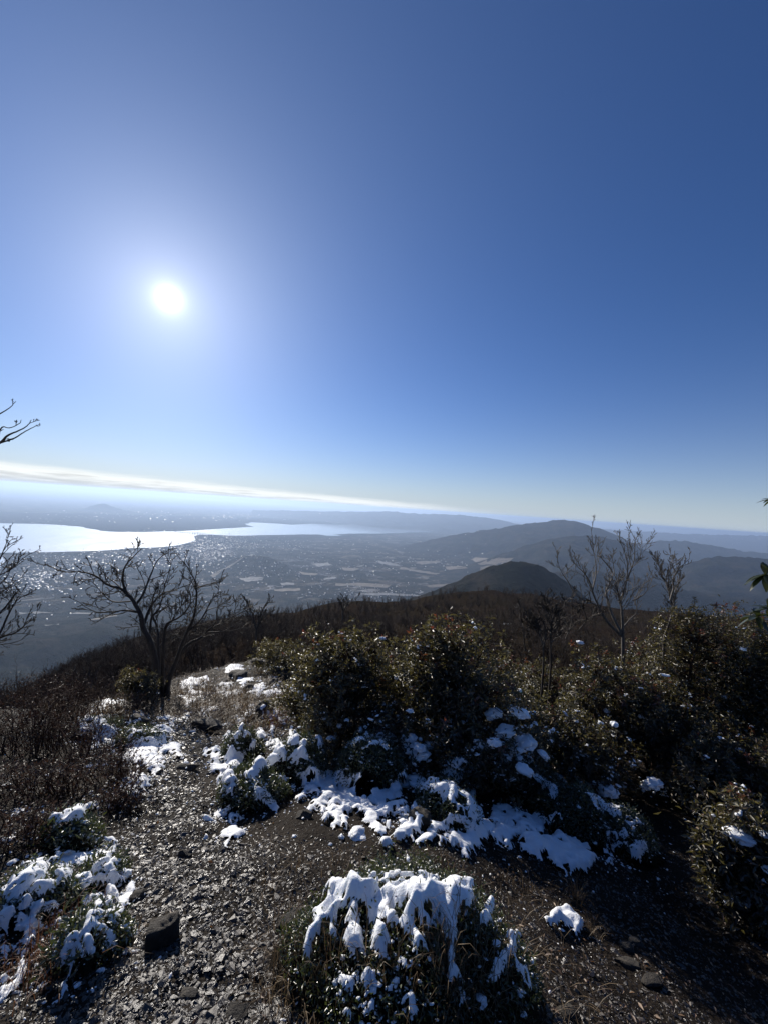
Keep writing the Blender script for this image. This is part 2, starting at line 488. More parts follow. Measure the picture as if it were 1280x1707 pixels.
def build_far():
    forest, water = hillside_mats()
    ys = np.geomspace(900, 75000, 540)
    ss = np.linspace(-1.75, 1.75, 480)
    Y, S = np.meshgrid(ys, ss, indexing='ij')
    X = S * (Y + 300)
    Z = plain_z(X, Y)
    me = new_mesh('plain', np.stack([X, Y, Z], -1).reshape(-1, 3), grid_faces(*X.shape))
    gx = np.gradient(Z, axis=0) / np.gradient(Y, axis=0)
    gy = np.gradient(Z, axis=1) / np.gradient(X, axis=1)
    flat = sstep(0.10, 0.03, np.hypot(gx, gy)) * sstep(150, 70, Z - LAKE_Z)
    set_attr(me, 'open', flat.ravel())
    link('plain', me, forest, kind='structure', label='hazy lowland of woods, fields and towns below the mountain')

    def sheet(name, pts, h, mat, label, kind='structure', follow=False, sub=1):
        P = []
        n = len(pts)
        for i in range(n):
            a, b = np.array(pts[i], float), np.array(pts[(i + 1) % n], float)
            for k in range(sub):
                q = a + (b - a) * k / sub
                r = ray(*q)
                d = (900.0 - 8) / -r[2]
                if follow:
                    dd = np.geomspace(2600, 30000, 170) if pts[0][1] < 1000 else np.geomspace(1300, 30000, 170)
                    hit = np.nonzero(r[2] * dd <= plain_z(r[0] * dd, dd))[0]
                    d = dd[hit[0]] if len(hit) else d
                P.append((r[0] * d, d))
        P = np.array(P)
        if sub > 1:
            P = P + 0.004 * np.hypot(P[:, :1], P[:, 1:]) * np.stack([fbm(P[:, 0] / 300, P[:, 1] / 300, seed=5), fbm(P[:, 0] / 300, P[:, 1] / 300, seed=6)], -1)
        bm = bmesh.new()
        zz = plain_z(P[:, 0], P[:, 1]) if follow else np.full(len(P), LAKE_Z + 8)
        vsb = [bm.verts.new((x, y, z + h)) for (x, y), z in zip(P, zz)]
        f = bm.faces.new(vsb)
        if f.normal.z < 0: f.normal_flip()
        bmesh.ops.triangulate(bm, faces=[f], ngon_method='EAR_CLIP')
        for f in bm.faces:
            if f.normal.z < 0: f.normal_flip()
        me = bpy.data.meshes.new(name); bm.to_mesh(me); bm.free()
        return link(name, me, mat, kind=kind, label=label)

    lake = [(-420, 930), (-60, 926), (0, 922), (60, 921), (110, 920), (150, 919), (190, 917), (220, 914), (270, 912), (300, 909), (318, 905), (327, 899), (322, 894), (332, 891.5),
            (352, 891.5), (380, 893), (420, 893), (470, 892), (500, 891), (530, 891), (548, 893.5), (572, 893.5), (556, 890.5), (600, 889.5), (640, 889.5), (680, 888), (720, 887), (768, 884.5),
            (752, 880), (725, 875), (700, 871.5), (675, 868.5), (655, 867), (640, 869), (622, 870), (640, 874), (600, 875), (550, 874.5), (520, 873), (490, 875), (455, 872.5), (420, 871), (408, 873.5), (421, 878.5),
            (380, 881), (330, 884), (300, 886), (250, 887), (200, 887.5), (165, 885), (142, 879), (100, 875), (60, 873.5), (30, 873), (0, 872.5), (-60, 869), (-420, 845)]
    sheet('lake', lake, 3.0, water, 'bright hazy lake reflecting the low sun', sub=5)
    pond = [(-30, 929), (4, 930), (10, 934), (6, 941), (0, 947), (-30, 950)]
    sheet('pond', pond, 8.0, water, 'small bright pond at the foot of the mountain')
    tan = flat_mat('dry_field', (0.07, 0.056, 0.042), (0.16, 0.13, 0.095), 1 / 60.0)
    pale = flat_mat('snow_dusted_field', (0.08, 0.078, 0.074), (0.22, 0.22, 0.22), 1 / 40.0)
    fields = [
        ([(628, 936), (645, 938), (663, 942), (668, 945), (650, 944), (632, 940)], pale), ([(668, 946), (700, 952), (732, 957), (725, 960), (690, 954), (664, 950)], tan),
        ([(785, 934), (820, 932), (858, 930), (852, 936), (835, 942), (800, 944)], tan), ([(800, 948), (835, 943), (870, 941), (876, 946), (850, 951), (815, 956), (798, 954)], tan),
        ([(400, 966), (425, 963), (444, 964), (440, 970), (415, 972), (402, 970)], pale), ([(520, 941), (545, 939), (552, 943), (530, 946)], pale), ([(570, 948), (600, 950), (596, 953), (572, 952)], tan),
        ([(592, 992), (640, 990), (700, 994), (698, 996), (640, 994), (594, 995)], pale), ([(700, 978), (760, 974), (780, 972), (775, 975), (720, 981)], tan), ([(500, 955), (530, 958), (525, 961), (503, 959)], tan),
        ([(560, 975), (610, 974), (650, 978), (645, 982), (600, 979), (562, 979)], tan), ([(120, 1025), (150, 1024), (152, 1026), (121, 1027)], pale), ([(28, 1026), (90, 1024), (91, 1026), (29, 1028)], pale),
        ([(72, 1045), (95, 1043), (92, 1047), (76, 1048)], pale), ([(150, 1036), (196, 1027), (198, 1029), (152, 1038)], tan), ([(470, 975), (490, 973), (492, 977), (472, 979)], pale),
        ([(150, 941), (165, 939), (168, 943), (155, 945)], pale), ([(350, 962), (420, 925), (424, 926), (356, 964)], tan), ([(690, 938), (730, 936), (738, 940), (700, 942)], tan), ([(740, 946), (775, 944), (780, 950), (748, 953)], tan),
        ([(800, 962), (850, 958), (848, 962), (802, 966)], tan), ([(455, 985), (500, 983), (498, 987), (458, 989)], tan), ([(540, 965), (556, 963), (558, 967), (542, 969)], pale),
    ]
    for p, m in fields:
        sheet('field', p, 7.0, m, 'pale open field on the lowland', follow=True, sub=4)

    # towns: thousands of roofs too small to tell apart
    tm = Mat('town_roofs')
    r = tm.n('NewGeometry').outputs['Random Per Island']
    tm.set(col=tm.ramp(r, [(0, (0.10, 0.10, 0.11)), (0.5, (0.25, 0.24, 0.24)), (1, (0.6, 0.6, 0.6))]), rough=tm.ramp(r, [(0, 0.55), (0.6, 0.45), (1, 0.3)]), metal=0.35, spec=0.6)
    V, Fq = [], []
    cube = np.array([(-1, -1, -3), (1, -1, -3), (1, 1, -3), (-1, 1, -3), (-1, -1, 1), (1, -1, 1), (1, 1, 1), (-1, 1, 1)], float)
    cf = np.array([(0, 1, 5, 4), (1, 2, 6, 5), (2, 3, 7, 6), (3, 0, 4, 7), (4, 5, 6, 7)])
    zones = [  # px centre, spread, count, size range
        (90, 950, 60, 14, 260, 7, 16), (60, 968, 30, 10, 220, 7, 16), (190, 930, 90, 8, 240, 7, 16), (300, 925, 50, 12, 260, 7, 18), (370, 905, 45, 8, 420, 7, 20), (340, 915, 30, 10, 260, 7, 18),
        (390, 930, 60, 18, 180, 6, 16), (430, 960, 60, 20, 140, 6, 14), (460, 905, 70, 9, 200, 7, 16), (640, 930, 50, 14, 120, 7, 18), (620, 990, 60, 8, 160, 5, 12), (760, 938, 40, 10, 80, 8, 18),
        (260, 860, 70, 5, 50, 18, 45), (385, 861, 30, 4, 90, 20, 55), (150, 861, 60, 5, 30, 18, 40), (480, 865, 60, 3, 30, 18, 40), (70, 868, 60, 5, 40, 12, 30), (320, 885, 60, 2, 60, 10, 25), (560, 945, 60, 18, 90, 6, 14),
        (1230, 905, 60, 6, 160, 20, 50), (140, 1000, 70, 20, 60, 5, 10)]
    k = 0
    g = np.random.default_rng(11)
    for cx, cyy, sx, sy, n, a, b in zones:
        for _ in range(n):
            px, py = cx + g.normal() * sx, cyy + g.normal() * sy
            rr = ray(px, py)
            if rr[2] > -0.02: continue
            d = 892.0 / -rr[2]
            x, y = rr[0] * d, d
            w, h, hh = g.uniform(a, b), g.uniform(a, b) * 1.3, g.uniform(3, 8) * (1 + (a > 15))
            c = cube * (w / 2, h / 2, hh)
            tx, ty = g.normal() * 0.16, g.normal() * 0.16
            c[4:, 2] += c[4:, 0] * tx + c[4:, 1] * ty
            an = g.uniform(0, 6.28)
            c = np.stack([c[:, 0] * math.cos(an) - c[:, 1] * math.sin(an), c[:, 0] * math.sin(an) + c[:, 1] * math.cos(an), c[:, 2]], -1)
            V.append(c + (x, y, 0)); Fq.append(cf + 8 * k); k += 1
    V = np.array(V)
    zz = plain_z(V[:, 0, 0], V[:, 0, 1])
    V[:, :, 2] += zz[:, None] + 2
    link('town', new_mesh('town', V.reshape(-1, 3), np.concatenate(Fq), smooth=False), tm.m, kind='stuff',
         label='lakeside towns of tiny glinting roofs on the lowland')

    # the long bridge across the narrows of the lake
    conc = flat_mat('bridge_concrete', (0.28, 0.28, 0.29), (0.4, 0.4, 0.41), 1 / 30.0)
    a, b = ray(290, 886.3), ray(357, 892.2)
    A = a * (880.0 / -a[2]); B = b * (880.0 / -b[2])
    root = thing('bridge', 'long low road bridge on piers across the narrows of the lake', 'bridge', loc=tuple(A))
    AB = B - A; Ln = np.linalg.norm(AB[:2]); ux, uy = AB[:2] / Ln
    def bar(pts_w, half_w):
        v = []
        for dd, z0, z1 in pts_w:
            for o_ in (-half_w, half_w):
                v += [(ux * dd - uy * o_, uy * dd + ux * o_, z0), (ux * dd - uy * o_, uy * dd + ux * o_, z1)]
        v = np.array(v); f = []
        for i in range(len(pts_w) - 1):
            q = i * 4
            f += [(q, q + 4, q + 5, q + 1), (q + 2, q + 3, q + 7, q + 6), (q + 1, q + 5, q + 7, q + 3), (q, q + 2, q + 6, q + 4)]
        e = (len(pts_w) - 1) * 4
        f += [(0, 1, 3, 2), (e, e + 2, e + 3, e + 1)]
        return v, np.array(f)
    arch = lambda t: 10 + 18 * math.exp(-((t - 0.62) / 0.22) ** 2)
    ts = np.linspace(0, 1, 33)
    v, f = bar([(t * Ln, arch(t) - 4, arch(t)) for t in ts], 12)
    link('deck', new_mesh('deck', v, f, False), conc, parent=root)
    for t in ts[1:-1:2]:
        v, f = bar([(t * Ln - 6, -18, arch(t) - 4.2), (t * Ln + 6, -18, arch(t) - 4.2)], 8)
        link('pier', new_mesh('pier', v, f, False), conc, parent=root)

    # haze
    hz = bpy.data.materials.new('haze_air'); hz.use_nodes = True
    nt = hz.node_tree; nt.nodes.clear()
    o = nt.nodes.new('ShaderNodeOutputMaterial'); pv = nt.nodes.new('ShaderNodeVolumePrincipled')
    pv.inputs['Color'].default_value = HAZE_COL
    pv.inputs['Density'].default_value = HAZE_DENSITY
    pv.inputs['Anisotropy'].default_value = HAZE_G
    nt.links.new(pv.outputs[0], o.inputs['Volume'])
    x0, x1, y0, y1, z0, z1 = -135000, 135000, -30, 76000, LAKE_Z - 12, 45.0
    v = [(x, y, z) for z in (z0, z1) for y in (y0, y1) for x in (x0, x1)]
    f = [(0, 2, 3, 1), (4, 5, 7, 6), (0, 1, 5, 4), (2, 6, 7, 3), (0, 4, 6, 2), (1, 3, 7, 5)]
    link('haze', new_mesh('haze', v, np.array(f), False), hz, kind='stuff', label='thin blue winter haze over the lowland')


HAZE_COL = (0.53, 0.70, 0.99, 1)
HAZE_DENSITY = 4.6e-5
HAZE_G = 0.4
build_far()

# ------------------------------------------------------------------ the summit and its spur
def ground_mats():
    m = Mat('summit_soil')
    p = m.pos()
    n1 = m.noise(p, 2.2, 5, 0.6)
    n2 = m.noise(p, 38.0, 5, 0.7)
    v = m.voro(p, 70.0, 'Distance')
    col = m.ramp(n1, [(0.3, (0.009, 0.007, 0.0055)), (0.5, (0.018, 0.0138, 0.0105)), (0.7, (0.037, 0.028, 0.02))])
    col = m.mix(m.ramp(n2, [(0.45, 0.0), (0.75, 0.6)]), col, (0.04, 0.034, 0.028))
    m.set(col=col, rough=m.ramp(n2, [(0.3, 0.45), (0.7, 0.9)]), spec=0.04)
    b1 = m.bump(n2, 0.02, 0.9)
    m.bump(v, 0.008, 0.8, b1)

    h = Mat('winter_hillside')
    p = h.pos()
    n1 = h.noise(p, 1 / 18.0, 5, 0.6)
    n2 = h.noise(p, 1.1, 5, 0.7)
    col = h.ramp(n2, [(0.3, (0.014, 0.011, 0.009)), (0.5, (0.028, 0.021, 0.017)), (0.7, (0.056, 0.042, 0.033))])
    col = h.mix(h.ramp(n1, [(0.4, 0.0), (0.62, 0.55)]), col, (0.03, 0.026, 0.018))
    h.set(col=col, rough=0.95, spec=0.0)
    h.bump(h.noise(p, 0.9, 6, 0.75), 1.2, 1.0)
    return m.m, h.m


SOIL, HILL = ground_mats()


def build_ground():
    ys = np.concatenate([np.arange(-4, 0.5, 0.12), np.arange(0.5, 6.5, 0.026), np.geomspace(6.5, 16, 130)])
    ss = np.linspace(-1.7, 1.7, 430)
    Y, S = np.meshgrid(ys, ss, indexing='ij')
    X = S * (np.maximum(Y, -1.0) + 2.2)
    Z = ground_z(X, Y)
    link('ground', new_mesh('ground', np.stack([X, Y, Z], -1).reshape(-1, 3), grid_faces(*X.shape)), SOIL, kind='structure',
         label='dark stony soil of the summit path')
    ys = np.geomspace(16, 1700, 270)
    ss = np.linspace(-1.7, 1.7, 360)
    Y, S = np.meshgrid(ys, ss, indexing='ij')
    X = S * (np.maximum(Y, -1.0) + 2.2)
    Z = np.maximum(ground_z(X, Y), LAKE_Z - 6)
    link('hillside', new_mesh('hillside', np.stack([X, Y, Z], -1).reshape(-1, 3), grid_faces(*X.shape)), HILL, kind='structure',
         label='brown wooded spur falling away below the summit')


build_ground()

# ------------------------------------------------------------------ materials of the near things
def near_mats():
    D = {}
    m = Mat('snow')
    p = m.pos()
    m.set(col=(0.86, 0.88, 0.9), rough=0.55, spec=0.3, sss=0.12)
    m.b.inputs['Subsurface Radius'].default_value = (0.02, 0.025, 0.03)
    m.b.inputs['Subsurface Scale'].default_value = 0.4
    a = m.bump(m.noise(p, 240.0, 4, 0.7), 0.0025, 0.9)
    m.bump(m.noise(p, 34.0, 4, 0.6), 0.012, 0.7, a)
    D['snow'] = m.m

    m = Mat('slate_stone')
    p = m.pos(); r = m.rnd()
    base = m.ramp(r, [(0, (0.012, 0.009, 0.0075)), (0.55, (0.026, 0.021, 0.0165)), (0.88, (0.055, 0.045, 0.036)), (1, (0.15, 0.13, 0.105))])
    m.set(col=m.mix(m.ramp(m.noise(p, 60, 4, 0.7), [(0.35, 0.0), (0.7, 0.7)]), base, (0.05, 0.042, 0.034)), rough=m.ramp(r, [(0, 0.22), (1, 0.55)]), spec=0.65)
    m.bump(m.noise(p, 190, 4, 0.7), 0.003, 0.7)
    D['stone'] = m.m

    m = Mat('weathered_rock')
    p = m.pos()
    n = m.noise(p, 14, 6, 0.65)
    m.set(col=m.ramp(n, [(0.3, (0.018, 0.015, 0.012)), (0.5, (0.042, 0.036, 0.029)), (0.7, (0.1, 0.084, 0.064))]), rough=0.75, spec=0.35)
    a = m.bump(m.noise(m.vscale(p, (1, 1, 3)), 26, 6, 0.75), 0.025, 0.9)
    m.bump(m.noise(p, 160, 3, 0.7), 0.004, 0.7, a)
    D['rock'] = m.m

    def leaf(name, stops, rough, trans, tcol):
        m = Mat(name)
        g = m.n('NewGeometry')
        r = g.outputs['Random Per Island']
        c = m.ramp(r, stops)
        red = m.attr('red').outputs['Fac']
        c = m.mix(red, c, m.ramp(r, [(0, (0.06, 0.016, 0.012)), (1, (0.17, 0.045, 0.028))]))
        m.set(col=c, rough=rough, spec=0.85, coat=0.2, coat_rough=0.5)
        t = m.n('BsdfTranslucent'); m.l(m.mix(red, tcol, (0.4, 0.06, 0.03)), t.inputs['Color'])
        x = m.n('MixShader'); x.inputs[0].default_value = trans
        m.l(m.b.outputs[0], x.inputs[1]); m.l(t.outputs[0], x.inputs[2]); m.l(x.outputs[0], m.out.inputs['Surface'])
        return m.m
    D['leaf'] = leaf('evergreen_leaf', [(0, (0.018, 0.017, 0.009)), (0.5, (0.04, 0.037, 0.017)), (0.75, (0.082, 0.072, 0.034)), (0.88, (0.09, 0.045, 0.024)), (1, (0.17, 0.11, 0.058))], 0.48, 0.24, (0.21, 0.18, 0.05))
    D['small_leaf'] = leaf('dwarf_shrub_leaf', [(0, (0.014, 0.02, 0.008)), (0.6, (0.032, 0.044, 0.016)), (1, (0.07, 0.08, 0.03))], 0.34, 0.12, (0.16, 0.2, 0.04))
    D['bramble_leaf'] = leaf('bramble_leaf', [(0, (0.014, 0.008, 0.006)), (0.7, (0.035, 0.018, 0.012)), (1, (0.075, 0.04, 0.025))], 0.75, 0.08, (0.2, 0.1, 0.05))
    D['litter'] = leaf('fallen_leaf', [(0, (0.05, 0.025, 0.014)), (0.6, (0.13, 0.07, 0.035)), (1, (0.26, 0.16, 0.08))], 0.6, 0.15, (0.3, 0.15, 0.05))
    D['big_leaf'] = leaf('broad_leaf', [(0, (0.016, 0.024, 0.01)), (1, (0.045, 0.055, 0.022))], 0.3, 0.1, (0.16, 0.2, 0.04))

    def grass(name, a, b):
        m = Mat(name)
        g = m.n('NewGeometry')
        c = m.ramp(g.outputs['Random Per Island'], [(0, a), (1, b)])
        m.set(col=c, rough=0.55, spec=0.3)
        t = m.n('BsdfTranslucent'); m.l(c, t.inputs['Color'])
        x = m.n('MixShader'); x.inputs[0].default_value = 0.3
        m.l(m.b.outputs[0], x.inputs[1]); m.l(t.outputs[0], x.inputs[2]); m.l(x.outputs[0], m.out.inputs['Surface'])
        return m.m
    D['grass'] = grass('dry_grass', (0.05, 0.03, 0.016), (0.24, 0.17, 0.095))
    D['red_grass'] = grass('russet_grass', (0.06, 0.022, 0.011), (0.22, 0.1, 0.045))

    m = Mat('bark')
    p = m.pos()
    n = m.noise(m.vscale(p, (1, 1, 0.35)), 40, 5, 0.7)
    m.set(col=m.ramp(n, [(0.3, (0.022, 0.017, 0.014)), (0.6, (0.055, 0.045, 0.037)), (0.8, (0.11, 0.095, 0.08))]), rough=0.7, spec=0.3)
    m.bump(n, 0.01, 0.8)
    D['bark'] = m.m
    m = Mat('pale_bark')
    p = m.pos()
    n = m.noise(m.vscale(p, (1, 1, 0.5)), 30, 5, 0.7)
    m.set(col=m.ramp(n, [(0.3, (0.05, 0.042, 0.034)), (0.6, (0.14, 0.12, 0.1)), (0.8, (0.26, 0.24, 0.2))]), rough=0.6, spec=0.35)
    m.bump(n, 0.008, 0.8)
    D['pale_bark'] = m.m
    m = Mat('twig_bark')
    g = m.n('NewGeometry')
    m.set(col=m.ramp(g.outputs['Random Per Island'], [(0, (0.02, 0.012, 0.009)), (0.6, (0.05, 0.026, 0.018)), (1, (0.085, 0.048, 0.032))]), rough=0.7, spec=0.12)
    D['twig'] = m.m
    m = Mat('wood_bark')
    g = m.n('NewGeometry')
    m.set(col=m.ramp(m.rnd(), [(0, (0.024, 0.018, 0.014)), (0.6, (0.048, 0.034, 0.027)), (1, (0.085, 0.062, 0.048))]), rough=0.8, spec=0.2)
    D['wood'] = m.m
    m = Mat('shrub_core')
    m.set(col=m.ramp(m.noise(m.pos(), 60, 4, 0.7), [(0.35, (0.010, 0.009, 0.006)), (0.7, (0.035, 0.027, 0.018))]), rough=0.95, spec=0.05)
    m.bump(m.noise(m.pos(), 90, 4, 0.7), 0.03, 1.0)
    D['core'] = m.m
    return D


M = near_mats()


class Acc:
    """collects tubes and leaves, builds one mesh"""
    def __init__(s): s.v = []; s.f3 = []; s.f4 = []; s.n = 0; s.a = []

    def raw(s, v, f, attr=0.0):
        f = np.asarray(f) + s.n
        (s.f3 if f.shape[1] == 3 else s.f4).append(f)
        s.v.append(np.asarray(v, float)); s.n += len(v)
        s.a.append(np.full(len(v), attr) if np.isscalar(attr) else np.asarray(attr))

    def tube(s, P, R, sides=5):
        P = np.asarray(P, float); R = np.asarray(R, float)
        k = len(P)
        T = np.gradient(P, axis=0); T /= np.linalg.norm(T, axis=1, keepdims=True) + 1e-12
        up = np.array([0, 0, 1.0]) if abs(T[0, 2]) < 0.9 else np.array([1.0, 0, 0])
        A = np.cross(T, up); A /= np.linalg.norm(A, axis=1, keepdims=True) + 1e-9
        B = np.cross(T, A)
        an = np.arange(sides) * 2 * np.pi / sides
        ring = P[:, None] + R[:, None, None] * (np.cos(an)[None, :, None] * A[:, None] + np.sin(an)[None, :, None] * B[:, None])
        v = ring.reshape(-1, 3)
        i = np.arange(k - 1)[:, None] * sides; j = np.arange(sides)[None]; j2 = (j + 1) % sides
        f = np.stack([i + j, i + j2, i + sides + j2, i + sides + j], -1).reshape(-1, 4)
        s.raw(v, f)

    def leaves(s, base, d, nrm, ln, wd, fold=0.25, droop=0.2, attr=None, blade=False):
        """arrays: base (n,3), direction, normal, length, width"""
        base = np.asarray(base); n = len(base)
        if n == 0: return
        d = d / (np.linalg.norm(d, axis=1, keepdims=True) + 1e-9)
        side = np.cross(d, nrm); side /= np.linalg.norm(side, axis=1, keepdims=True) + 1e-9
        nn = np.cross(side, d)
        ln = np.broadcast_to(ln, n)[:, None]; wd = np.broadcast_to(wd, n)[:, None]
        mid = base + d * ln * 0.55 - nn * ln * droop * 0.3
        tip = base + d * ln - nn * ln * droop
        lft = mid + side * wd * 0.5 + nn * wd * fold
        rgt = mid - side * wd * 0.5 + nn * wd * fold
        v = np.stack([base, lft, tip, rgt], 1).reshape(-1, 3)
        o = np.arange(n)[:, None] * 4
        f = np.concatenate([o + np.array([[0, 3, 1]]), o + np.array([[1, 3, 2]])]) if blade else np.concatenate([o + np.array([[0, 2, 1]]), o + np.array([[0, 3, 2]])])
        s.raw(v, f, 0.0 if attr is None else np.repeat(attr, 4))

    def mesh(s, name, smooth=True, attr=None):
        me = new_mesh(name, np.concatenate(s.v), [np.concatenate(x) for x in (s.f3, s.f4) if x], smooth)
        if attr: set_attr(me, attr, np.concatenate(s.a))
        return me


def unit(v):
    return v / (np.linalg.norm(v) + 1e-12)


def resample(P, n):
    P = np.asarray(P, float)
    # Catmull-Rom through the given points
    Q = np.concatenate([[2 * P[0] - P[1]], P, [2 * P[-1] - P[-2]]])
    out = []
    seg = len(P) - 1
    for t in np.linspace(0, seg - 1e-6, n):
        i = int(t); u = t - i
        a, b, c, d = Q[i], Q[i + 1], Q[i + 2], Q[i + 3]
        out.append(0.5 * ((2 * b) + (c - a) * u + (2 * a - 5 * b + 4 * c - d) * u * u + (3 * b - a - 3 * c + d) * u ** 3))
    return np.array(out)


def sprout(acc, P, R, n, length, level, g, up=0.25, ang=(25, 60), rmin=0.0012, t0=0.2, sides=4, wander=0.22, kids=(7, 5), flat=None):
    """grow side branches off a path"""
    k = len(P)
    for i in range(n):
        t = t0 + (1 - t0) * (i + g.uniform(0, 1)) / n
        x = t * (k - 1); a = min(int(x), k - 2); u = x - a
        p = P[a] * (1 - u) + P[a + 1] * u
        r = (R[a] * (1 - u) + R[a + 1] * u) * g.uniform(0.45, 0.65)
        tg = unit(P[a + 1] - P[a])
        pr = unit(np.cross(tg, g.normal(size=3)))
        an = math.radians(g.uniform(*ang))
        d = unit(tg * math.cos(an) + pr * math.sin(an) + np.array([0, 0, up]))
        L = length * g.uniform(0.5, 1.2) * (1.1 - 0.5 * t)
        m = 6 if level > 0 else 4
        Q = [p]
        dd = d
        for j in range(m - 1):
            dd = unit(dd + g.normal(size=3) * wander + np.array([0, 0, up * 0.3]))
            Q.append(Q[-1] + dd * L / (m - 1))
        Q = np.array(Q)
        r = max(min(r, 0.009 * L + rmin), rmin * 1.15)
        rr = np.linspace(r, max(rmin, r * 0.25), m)
        acc.tube(Q, rr, sides if level > 0 else 3)
        if level > 0:
            sprout(acc, Q, rr, kids[0] if level > 1 else kids[1], L * 0.5, level - 1, g, up, ang, rmin, 0.25, sides, wander, kids)


# ---- instanced loose matter (gravel, litter, woods): one object each
_scn = 0


def scatter(name, pts, rot, scl, idx, protos, mat, label):
    global _scn
    _scn += 1
    coll = bpy.data.collections.new('source_%d' % _scn)
    for j, me in enumerate(protos):
        if not me.materials: me.materials.append(mat)
        coll.objects.link(bpy.data.objects.new('%s_piece_%02d' % (name, j), me))
    me = bpy.data.meshes.new(name)
    me.vertices.add(len(pts)); me.vertices.foreach_set('co', np.asarray(pts, np.float32).ravel())
    a = me.attributes.new('rot', 'FLOAT_VECTOR', 'POINT'); a.data.foreach_set('vector', np.asarray(rot, np.float32).ravel())
    a = me.attributes.new('scl', 'FLOAT_VECTOR', 'POINT'); a.data.foreach_set('vector', np.asarray(scl, np.float32).ravel())
    a = me.attributes.new('idx', 'INT', 'POINT'); a.data.foreach_set('value', np.asarray(idx, np.int32))
    me.update()
    o = link(name, me, kind='stuff', label=label)
    ng = bpy.data.node_groups.new(name, 'GeometryNodeTree')
    ng.interface.new_socket('Geometry', in_out='INPUT', socket_type='NodeSocketGeometry')
    ng.interface.new_socket('Geometry', in_out='OUTPUT', socket_type='NodeSocketGeometry')
    N = ng.nodes.new; L = ng.links.new
    gi, go = N('NodeGroupInput'), N('NodeGroupOutput')
    ci = N('GeometryNodeCollectionInfo'); ci.inputs['Collection'].default_value = coll
    ci.inputs['Separate Children'].default_value = True; ci.inputs['Reset Children'].default_value = True
    ip = N('GeometryNodeInstanceOnPoints'); ip.inputs['Pick Instance'].default_value = True

    def na(n_, t):
        x = N('GeometryNodeInputNamedAttribute'); x.data_type = t; x.inputs['Name'].default_value = n_; return x.outputs[0]
    L(gi.outputs[0], ip.inputs['Points']); L(ci.outputs[0], ip.inputs['Instance'])
    L(na('idx', 'INT'), ip.inputs['Instance Index'])
    er = N('FunctionNodeEulerToRotation'); L(na('rot', 'FLOAT_VECTOR'), er.inputs[0]); L(er.outputs[0], ip.inputs['Rotation'])
    L(na('scl', 'FLOAT_VECTOR'), ip.inputs['Scale'])
    L(ip.outputs[0], go.inputs[0])
    md = o.modifiers.new('scatter', 'NODES'); md.node_group = ng
    return o


def rock_mesh(name, seed, dims, sub=3, cuts=9, rough=0.06, depth=0.62, block=0.0):
    g = np.random.default_rng(seed)
    bm = bmesh.new(); bmesh.ops.create_icosphere(bm, subdivisions=sub, radius=1.0)
    v = np.array([x.co for x in bm.verts]); f = np.array([[q.index for q in p.verts] for p in bm.faces]); bm.free()
    if block: v = v * (1 - block + block / np.abs(v).max(1))[:, None] * 0.92
    for _ in range(cuts if block < 0.8 else 3):
        n = unit(g.normal(size=3)); c = g.uniform(depth - 0.12, depth + 0.2)
        d = v @ n
        v = v - np.maximum(d - c, 0)[:, None] * n * 0.96
    v = v * (1 + rough * fbm(v[:, 0] * 2 + seed, v[:, 1] * 2, v[:, 2] * 2, octaves=3, seed=seed)[:, None])
    return new_mesh(name, v * np.array(dims), f, smooth=False)


def chip_mesh(name, seed, n=11, flat=0.4):
    g = np.random.default_rng(seed)
    bm = bmesh.new()
    for _ in range(n):
        p = unit(g.normal(size=3)) * g.uniform(0.75, 1.1)
        bm.verts.new((p[0], p[1] * g.uniform(0.6, 1), p[2] * flat))
    r = bmesh.ops.convex_hull(bm, input=bm.verts)
    bmesh.ops.delete(bm, geom=[e for e in bm.verts if not e.link_faces], context='VERTS')
    bmesh.ops.recalc_face_normals(bm, faces=bm.faces)
    me = bpy.data.meshes.new(name); bm.to_mesh(me); bm.free()
    return me


# ------------------------------------------------------------------ low shrubs: mounds that carry snow
MOUNDS = []   # x, y, rx, ry, h


def mound_z(x, y):
    x = np.asarray(x, float); y = np.asarray(y, float)
    shp = np.broadcast(x, y).shape
    x = np.broadcast_to(x, shp).ravel(); y = np.broadcast_to(y, shp).ravel()
    z = np.zeros(x.size)
    for cx, cy_, rx, ry, h, sd in MOUNDS:
        i = np.nonzero((np.abs(x - cx) < 1.35 * rx) & (np.abs(y - cy_) < 1.35 * ry))[0]
        if not len(i): continue
        u, w = x[i], y[i]
        q = ((u - cx) / rx) ** 2 + ((w - cy_) / ry) ** 2
        q = q * (1 + 0.35 * fbm(u * 1.25 / rx, w * 1.25 / ry, octaves=2, seed=sd))
        hh = h * np.clip(1 - q, 0, 1) ** 0.62 * (1 + 0.2 * fbm(u * 6, w * 6, octaves=3, seed=sd + 3, gain=0.6))
        z[i] = np.maximum(z[i], hh)
    return z.reshape(shp)


def surf_z(x, y):
    return ground_z(x, y) + mound_z(x, y)


def on_surf(px, py, dmax=15.0, dmin=0.4):
    r = ray(px, py)
    d = np.linspace(dmin, dmax, 1800)
    g = surf_z(r[0] * d, d)
    hit = np.nonzero(r[2] * d <= g)[0]
    i = hit[0] if len(hit) else len(d) - 1
    return np.array([r[0] * d[i], d[i], g[i]])


def add_mound(px, py, rpx, h, ry=None):
    p = on_ground(px, py)
    r = rpx * p[1] / F_PX
    MOUNDS.append((p[0], p[1], r, (ry if ry else r), h, len(MOUNDS) * 13 + 101))
    return len(MOUNDS) - 1


